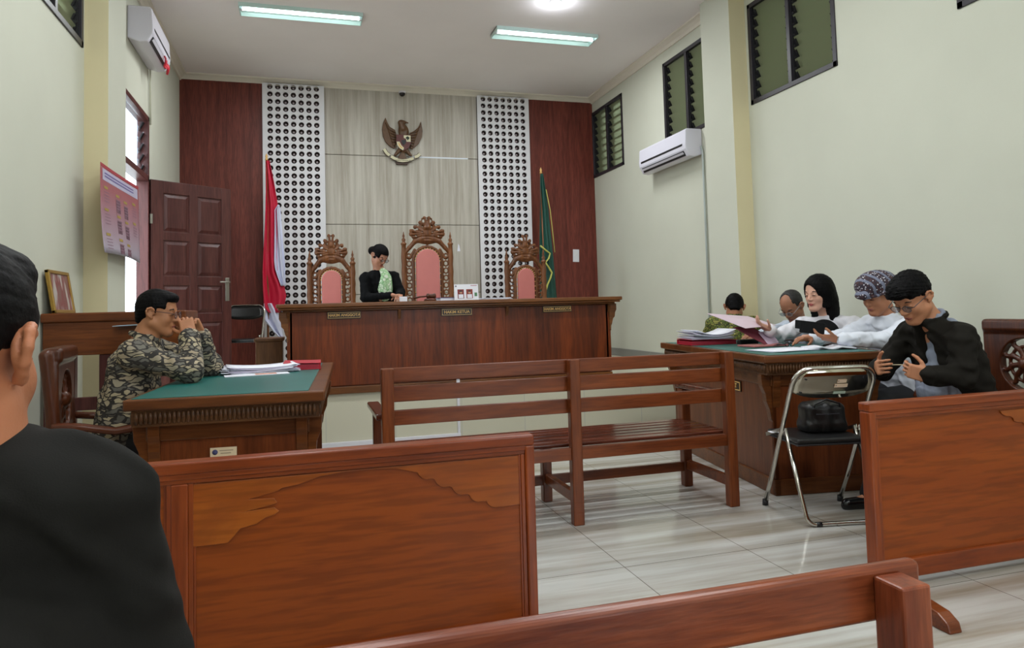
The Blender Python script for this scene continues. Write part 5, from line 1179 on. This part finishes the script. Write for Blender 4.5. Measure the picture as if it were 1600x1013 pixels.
# ---- man bowed over the table
p = Person('balding man with thin glasses and greying hair bowed over the right table behind the woman', (4.0, 5.02, 0))
J = seated((4.10, 5.05, .54), (-1, 0, 0), kneed=.38, kz=.53)
J.update(che=(4.03, 5.04, .88), nb=(3.955, 5.02, 1.03), shL=(3.97, 4.85, .985), shR=(3.97, 5.21, .985), elL=(3.80, 4.86, .935), elR=(3.78, 5.22, .935), wrL=(3.62, 4.98, .935), wrR=(3.60, 5.12, .935))
hd = Head((3.865, 4.98, 1.17), head_axes(197, 40), 1.02)
hs = [hand(J['wrL'], (-1, .3, 0), (0, 0, -1), (0, 1, 0), (15, 20, 15)), hand(J['wrR'], (-1, -.2, 0), (0, 0, -1), (0, -1, 0), (15, 20, 15))]
p.body(J, hd, skin='9c6a50', hands=hs)
p.top('white_checked_shirt', plain('white_check_shirt', 'b9c2d0', rough=.75, var=.1, vscale=40), seed=51, wrinkle=.005)
p.trousers(M_trous); p.shoes(M_shoe); extras(p.t, hd); glasses(p.t, hd, '8a8a8c')
hair(p, [hd.e((-.02, 0, .034), (.102, .082, .095), k=0), hd.e((.07, 0, .09), (.075, .05, .075), k=.02, op='s'), hd.box((.035, -.2, -.25), (.25, .2, .05)), hd.box((.0, -.2, -.25), (.2, .2, .01)), hd.box((-.035, -.2, -.25), (.2, .2, -.01)), hd.box((-.3, -.2, -.3), (.2, .2, -.07))], m=M_hairg)
# ---- person in green batik beyond the table
p = Person('person in a green and yellow batik shirt with bowed black hair beyond the right table', (3.93, 5.88, 0))
J = seated((3.88, 5.93, .54), (.45, .89, 0), kneed=.36, kz=.53)
J.update(che=(3.90, 5.90, .90), nb=(3.92, 5.90, 1.065), shL=(3.745, 5.96, 1.01), shR=(4.07, 5.82, 1.005), elL=(3.72, 6.12, .76), elR=(4.16, 5.88, .75), wrL=(3.84, 6.27, .68), wrR=(4.08, 6.10, .68))
hd = Head((3.955, 5.93, 1.165), head_axes(60, 28, 4), 1.02)
hs = [hand(J['wrL'], (1, .3, -.1), (0, 0, -1), (0, -1, 0), (15, 20, 15)), hand(J['wrR'], (-.5, 1, -.1), (0, 0, -1), (-1, 0, 0), (15, 20, 15))]
p.body(J, hd, skin='a06c50', hands=hs)
p.top('green_batik_shirt', batik('batik_green', '2c2e12', ('6a742a', '948f44', '54611e', '7c7a34'), (38, 38, 50), edge=.08), rt=(.135, .13), rsh=.075, rel=.062, seed=61)
p.trousers(M_trous); p.shoes(M_shoe); hair(p, hd.short_hair(.010)); extras(p.t, hd)
# ================================================================== long low seats behind the right table
t = thing('low_bench', 'plain dark low bench behind the right table under the seated people', 'bench', (4.07, 4.55, 0))
MB().b2((-.17, -.75, .40), (.22, .85, .44)).build('seat', M_chairw, t, bevel=.006)
for yy in (-.70, .05, .78):
    for xx in (-.15, .17): MB().b2((xx, yy, 0), (xx+.04, yy+.04, .40)).build('leg', M_chairw, t)
t = thing('wooden_stool', 'plain dark stool under the person in green batik', 'stool', (3.84, 5.93, 0))
MB().lathe([(.17, .40), (.18, .41), (.18, .435), (.16, .44)], (0, 0, 0), 20).build('seat', M_chairw, t)
for a in range(4): MB().tube([(.13*math.cos(a*1.57+.78), .13*math.sin(a*1.57+.78), 0), (.10*math.cos(a*1.57+.78), .10*math.sin(a*1.57+.78), .41)], .014, 8).build('leg', M_chairw, t)
# ================================================================== folding chairs
def folding_chair(loc, rz, label, back_m, sticker=False, w=.44, shell=True):
    """sitter faces local +y; origin under the seat"""
    t = thing('folding_chair', label, 'chair', loc, rz); hw = w/2; r = .0125
    # back frame: from front feet up over the back
    fy, by, top = .20, -.25, .85
    pts = [(-hw, fy, .015)]
    def lerp(z): return fy+(by-fy)*(z/top)
    pts += [(-hw, lerp(z), z) for z in (.2, .4, .6, .72)]
    for a in np.linspace(math.pi, math.pi/2, 7): pts.append((-hw+.09+.09*math.cos(a), lerp(.755+.09*math.sin(a)), .755+.09*math.sin(a)))
    for a in np.linspace(math.pi/2, 0, 7): pts.append((hw-.09+.09*math.cos(a), lerp(.755+.09*math.sin(a)), .755+.09*math.sin(a)))
    pts += [(hw, lerp(z), z) for z in (.72, .6, .4, .2)]+[(hw, fy, .015)]
    MB().tube(pts, r, 12).build('back_frame', M_chrome, t)
    # rear leg frame: U with floor bar at the back
    zi = .49; iw = hw-.028; yb0 = lerp(zi)+.02
    p2 = [(-iw, yb0, zi), (-iw, -.16, .22), (-iw, -.235, .06)]
    for a in np.linspace(0, math.pi/2, 5)[1:]: p2.append((-iw+.045*(1-math.cos(a)), -.235-.012*math.sin(a), .06-.047*math.sin(a)))
    p2 += [(-x, y, z) for x, y, z in p2[::-1]]
    MB().tube(p2, r*.95, 12).build('rear_frame', M_chrome, t)
    for s in (-1, 1):
        MB().tube([(s*hw, fy, .0), (s*hw, fy-.005, .035)], .017, 12).build('rubber_foot', M_black, t)
        MB().tube([(s*iw*.62, -.247, .013), (s*iw*.62+s*.03, -.247, .013)], .0135, 12).build('rubber_foot', M_black, t)
        MB().bar((s*(hw-.012), yb0-.0, zi), (s*(hw-.012), .17, .425), .004, .02).build('seat_link', M_steel, t)
    MB().box((0, .02, .436), (w-.07, .38, .030)).build('seat', M_blk_lea, t, bevel=.013, seg=3)
    MB().box((0, .02, .418), (w-.065, .385, .010)).build('seat_pan', M_black, t, bevel=.003)
    # curved back rest
    mb = MB(); n = 14; z0, z1 = .675, .838; fr_ = []
    def sheet(off, m, nm, za=z0, zb=z1, xs_=1.0):
        vs = []; 
        for j in range(5):
            z = za+(zb-za)*j/4
            for i in range(n+1):
                u = -1+2*i/n; zz = z+(.0 if j else .035*abs(u)**3); x = u*(hw-.012-.035*max(0, (z-.74)/.06)**2*.5)*xs_
                vs.append((x, lerp(zz)+off-.022*(1-u*u), zz))
        fs = [(j*(n+1)+i, j*(n+1)+i+1, (j+1)*(n+1)+i+1, (j+1)*(n+1)+i) for j in range(4) for i in range(n)]
        o = MB().add(vs, fs, True).build(nm, m, t); md = o.modifiers.new('s', 'SOLIDIFY'); md.thickness = .003 if nm != 'back_pad' else .02; md.offset = 0; return o
    sheet(-.002, back_m, 'back_shell')
    sheet(.016, M_blk_lea, 'back_pad', z0+.01, z1-.01, .95)
    if sticker:
        for (xx, zz, ww) in ((.035, .770, .052), (.035, .745, .075)):
            s_ = MB().box((xx, lerp(zz)-.0290, zz), (ww, .0012, .022), rx=.49).build('paper_sticker', plain('sticker_cream', 'd9bfa4', rough=.6), t)
            MB().box((xx-ww*.38, lerp(zz)-.0302, zz+.001), (.006, .001, .006), rx=.49).build('sticker_mark', M_ink, s_)
        MB().box((.035, lerp(.705)-.030, .705), (.07, .001, .016), rx=.49).build('worn_label', plain('worn_label', 'a8b8a8', rough=.5), t)
        for xx, zz in ((-.165, .79), (-.180, .715), (.165, .79)): MB().lathe([(0, -.004), (.009, -.003), (.010, 0)], (xx, lerp(zz)-.008, zz), 10, 'y').build('screw_cap', M_black, t)
    return t
M_shell = plain('polished_steel_back', 'b9b3a4', rough=.10, metal=1)
folding_chair((2.83, 3.485, 0), math.radians(-11), 'chrome folding chair with paper stickers on its steel back, black bag on the seat', M_shell, True, w=.47)
folding_chair((-.70, 8.95, .49), math.radians(172), 'black folding chair standing on the platform behind the open door', M_blk_lea)
t = thing('handbag', 'black leather bag standing on the seat of the chrome folding chair', 'bag', (2.90, 3.52, .452), math.radians(-11))
pr = [rbox((0, 0, .085), (.085, .030, .045), rd=.038, k=.01), ell((0, 0, .10), (.115, .065, .085), k=.02), rbox((0, 0, .03), (.10, .05, .015), rd=.014, k=.03)]
sdf('bag_body', pr, M_blk_lea, t, res=.005, origin=(0, 0, 0), wrinkle=.003, wl=.12)
MB().tube([(-.08, -.055, .13), (-.075, -.068, .165), (0, -.060, .19), (.075, -.068, .165), (.08, -.055, .13)], .006, 8).build('strap', M_blk_lea, t)
MB().b2((-.07, -.075, .105), (.07, -.06, .110)).build('zip', plain('zip_grey', '33333a', rough=.4), t)
tag(MB().box((0, 0, .001), (.10, .05, .002)).build('paper_sheet', M_paper, None, (2.655, 3.60, .452), rot=(0, 0, -.2)), 'white paper poking out at the left side of the folding chair seat', 'paper')
# ================================================================== papers and folders, left table
ca, sa = math.cos(math.radians(-3.4)), math.sin(math.radians(-3.4))
def LTp(x, y, z): return (-.767+x*ca-y*sa, 3.495+x*sa+y*ca, HT+z)
ca2, sa2 = math.cos(math.radians(-8.2)), math.sin(math.radians(-8.2))
def RTp(x, y, z): return (2.73+x*ca2-y*sa2, 3.80+x*sa2+y*ca2, HR+z)
def papers(loc, rz, label, n, size, seed, m=None, curl=.01, group=None, name='paper_stack', thick=.0025):
    rs = random.Random(seed); t = thing(name, label, 'papers', loc, rz, group)
    for i in range(n):
        w, l = size[0]*rs.uniform(.96, 1.03), size[1]*rs.uniform(.96, 1.03); mb = MB(); nx = 8
        a = rs.uniform(-.12, .12); c_ = curl*rs.uniform(.5, 1.3); R = rotm(0, 0, a); ox_, oy_ = rs.uniform(-.02, .02), rs.uniform(-.02, .02); vs = []
        for k in range(nx+1):
            u = -1+2*k/nx; z = .0015+thick*i+c_*(u*u)*i/n
            for v in (-1, 1): q = R@np.array((u*w/2, v*l/2, 0)); vs.append((q[0]+ox_, q[1]+oy_, z))
        mb.add(vs, [(2*k, 2*k+2, 2*k+3, 2*k+1) for k in range(nx)], True)
        o = mb.build('sheet', (m if m else M_paper) if i % 3 else M_paper2, t); md = o.modifiers.new('s', 'SOLIDIFY'); md.thickness = thick*.7; md.offset = 0
    return t
M_paper2 = plain('lilac_paper', 'c9c0d6', rough=.6)
papers((-.27, 4.72, HT+.004), .16, 'fanned stack of white and lilac papers on the left green table', 9, (.42, .28), 5, curl=.02, thick=.004)
t = thing('magazine', 'printed leaflet with an orange picture in front of the left paper stack', 'magazine', (-.26, 4.50, HT+.004), .14)
MB().b2((-.19, -.06, 0), (.17, .05, .004)).build('cover', M_paper, t); MB().b2((-.02, -.045, .004), (.10, .03, .0048)).build('orange_picture', plain('orange_print', 'c98262', rough=.5, var=.3, vscale=30), t)
tag(MB().b2((-.08, -.10, 0), (.08, .10, .004)).build('blue_paper', plain('cyan_paper', '8fc4cc', rough=.5), None, (-.50, 4.86, HT+.004), rot=(0, 0, .2)), 'pale cyan paper by the elbow of the batik shirt man', 'paper')
def folder(loc, rz, label, w=.34, l=.25, h=.035, m=None, inner=3):
    t = thing('folder', label, 'folder', loc, rz); m = m or M_red
    MB().b2((-w/2, -l/2, 0), (w/2, l/2, .004)).build('back_cover', m, t, bevel=.001)
    MB().box((0, 0, h), (w, l, .004), ry=.03).b2((-w/2, l/2-.004, 0), (w/2, l/2, h)).build('front_cover', m, t, bevel=.001)
    MB().b2((-w/2+.008, -l/2+.01, .005), (w/2-.012, l/2-.01, h-.008)).build('pages', M_red2, t); return t
M_red2 = plain('red_folder_inner', 'a01a30', rough=.5)
folder((-.01, 4.86, HT+.004), -.02, 'closed red folder at the right edge of the left green table', w=.23, l=.28, h=.042)
# right table
folder(RTp(.22, 1.36, .004), -.1, 'red folder full of papers at the far end of the right table', w=.40, l=.28, h=.038)
papers(RTp(.22, 1.36, .048), -.05, 'thick pile of white papers on the red folder, right table', 9, (.36, .27), 8, curl=.035, thick=.004)
papers(RTp(.36, .38, .004), .10, 'flat white sheets at the near corner of the right table', 3, (.42, .30), 9, curl=.0, thick=.002)
tag(MB().box((0, 0, .018), (.16, .05, .034)).box((0, 0, .037), (.15, .045, .008)).build('pencil_case', M_blk_lea, None, RTp(.44, 1.10, .004), bevel=.007, rot=(0, 0, -.05)), 'black oblong case lying beside the red folder on the right table', 'case')
tag(MB().box((0, 0, .008), (.30, .20, .012)).build('pink_folder', plain('dusty_pink_folder', 'b06a68', rough=.5), None, RTp(.42, .82, .004), bevel=.002, rot=(0, 0, .05)), 'flat dusty pink folder in the middle of the right table', 'folder')
t = thing('notebook', 'open notebook with white pages before the hand holding the phone', 'book', RTp(.64, .34, .004), -.45)
for s in (-1, 1):
    MB().add([(0, -.11, .006), (s*.06, -.11, .022), (s*.15, -.11, .012), (s*.15, .11, .012), (s*.06, .11, .022), (0, .11, .006)], [(0, 1, 4, 5), (1, 2, 3, 4)]).build('page_block', M_paper, t).modifiers.new('s', 'SOLIDIFY').thickness = .008
MB().b2((-.155, -.115, 0), (.155, .115, .003)).build('cover', M_black, t)
t = thing('spectacles', 'pair of dark folded glasses lying on the right table', 'glasses', RTp(.52, .62, .006), .4)
mb = MB()
for s in (-1, 1):
    mb.tube([(s*(.033+.024*math.cos(a)), 0, .02+.017*math.sin(a)) for a in np.linspace(0, 6.28, 16, endpoint=False)], .003, 6, closed=True); mb.tube([(s*.057, 0, .022), (s*.055, .06, .02), (s*.02, .11, .008)], .003, 6)
mb.tube([(-.01, 0, .024), (.01, 0, .024)], .0025, 6); mb.build('frame', M_black, t)
M_mblack = plain('matt_black_case', '0b0b0d', rough=.75, spec=.15)
t = thing('phone', 'black phone in an open wallet case held up by the man in the headcloth', 'phone', (3.37, 4.14, 1.025))
R_ = (1.25, .15, -.60)
MB().box((0, 0, 0), (.16, .085, .010)).build('phone_body', M_mblack, t, bevel=.004, rot=R_)
MB().box((-.03, .03, -.012), (.16, .085, .004)).build('case_flap', M_mblack, t, bevel=.002, rot=(R_[0]-.5, R_[1], R_[2]))
t = thing('held_papers', 'pinkish sheets and a dark red folder held open by the woman', 'papers', (3.25, 4.72, 1.0))
def sheet_quad(pts, m, nm, th=.003):
    o = MB().add(pts, [(0, 1, 2, 3)]).build(nm, m, t, tuple(-np.array(t.location))); o.modifiers.new('s', 'SOLIDIFY').thickness = th; return o
sheet_quad([X_ for X_ in [(2.92, 4.74, 1.135), (3.36, 4.86, 1.10), (3.44, 4.62, 1.03), (3.12, 4.55, 1.02)]], plain('pink_sheet', 'c9b4bf', rough=.6), 'pink_sheet')
sheet_quad([(3.07, 4.62, 1.03), (3.24, 4.66, 1.035), (3.45, 4.66, .915), (3.26, 4.52, .90)], plain('maroon_cover', '6d2836', rough=.45), 'maroon_cover', .005)
sheet_quad([(3.30, 4.66, .985), (3.42, 4.66, .98), (3.44, 4.60, .90), (3.30, 4.54, .895)], plain('lilac_sheet', 'b9a4b8', rough=.6), 'lilac_sheet')
t = thing('key_string', 'thin cord with a key held between the hands of the man in the dark jacket', 'cord', (3.13, 3.12, .82))
MB().tube([(-.09, .08, .03), (0, .0, .033), (.06, -.07, .025)], .003, 6).tube([(.04, -.05, .02), (.045, -.05, -.03), (.05, -.045, -.06)], .004, 6).build('cord', plain('cord_beige', 'b5a88c', rough=.6), t)
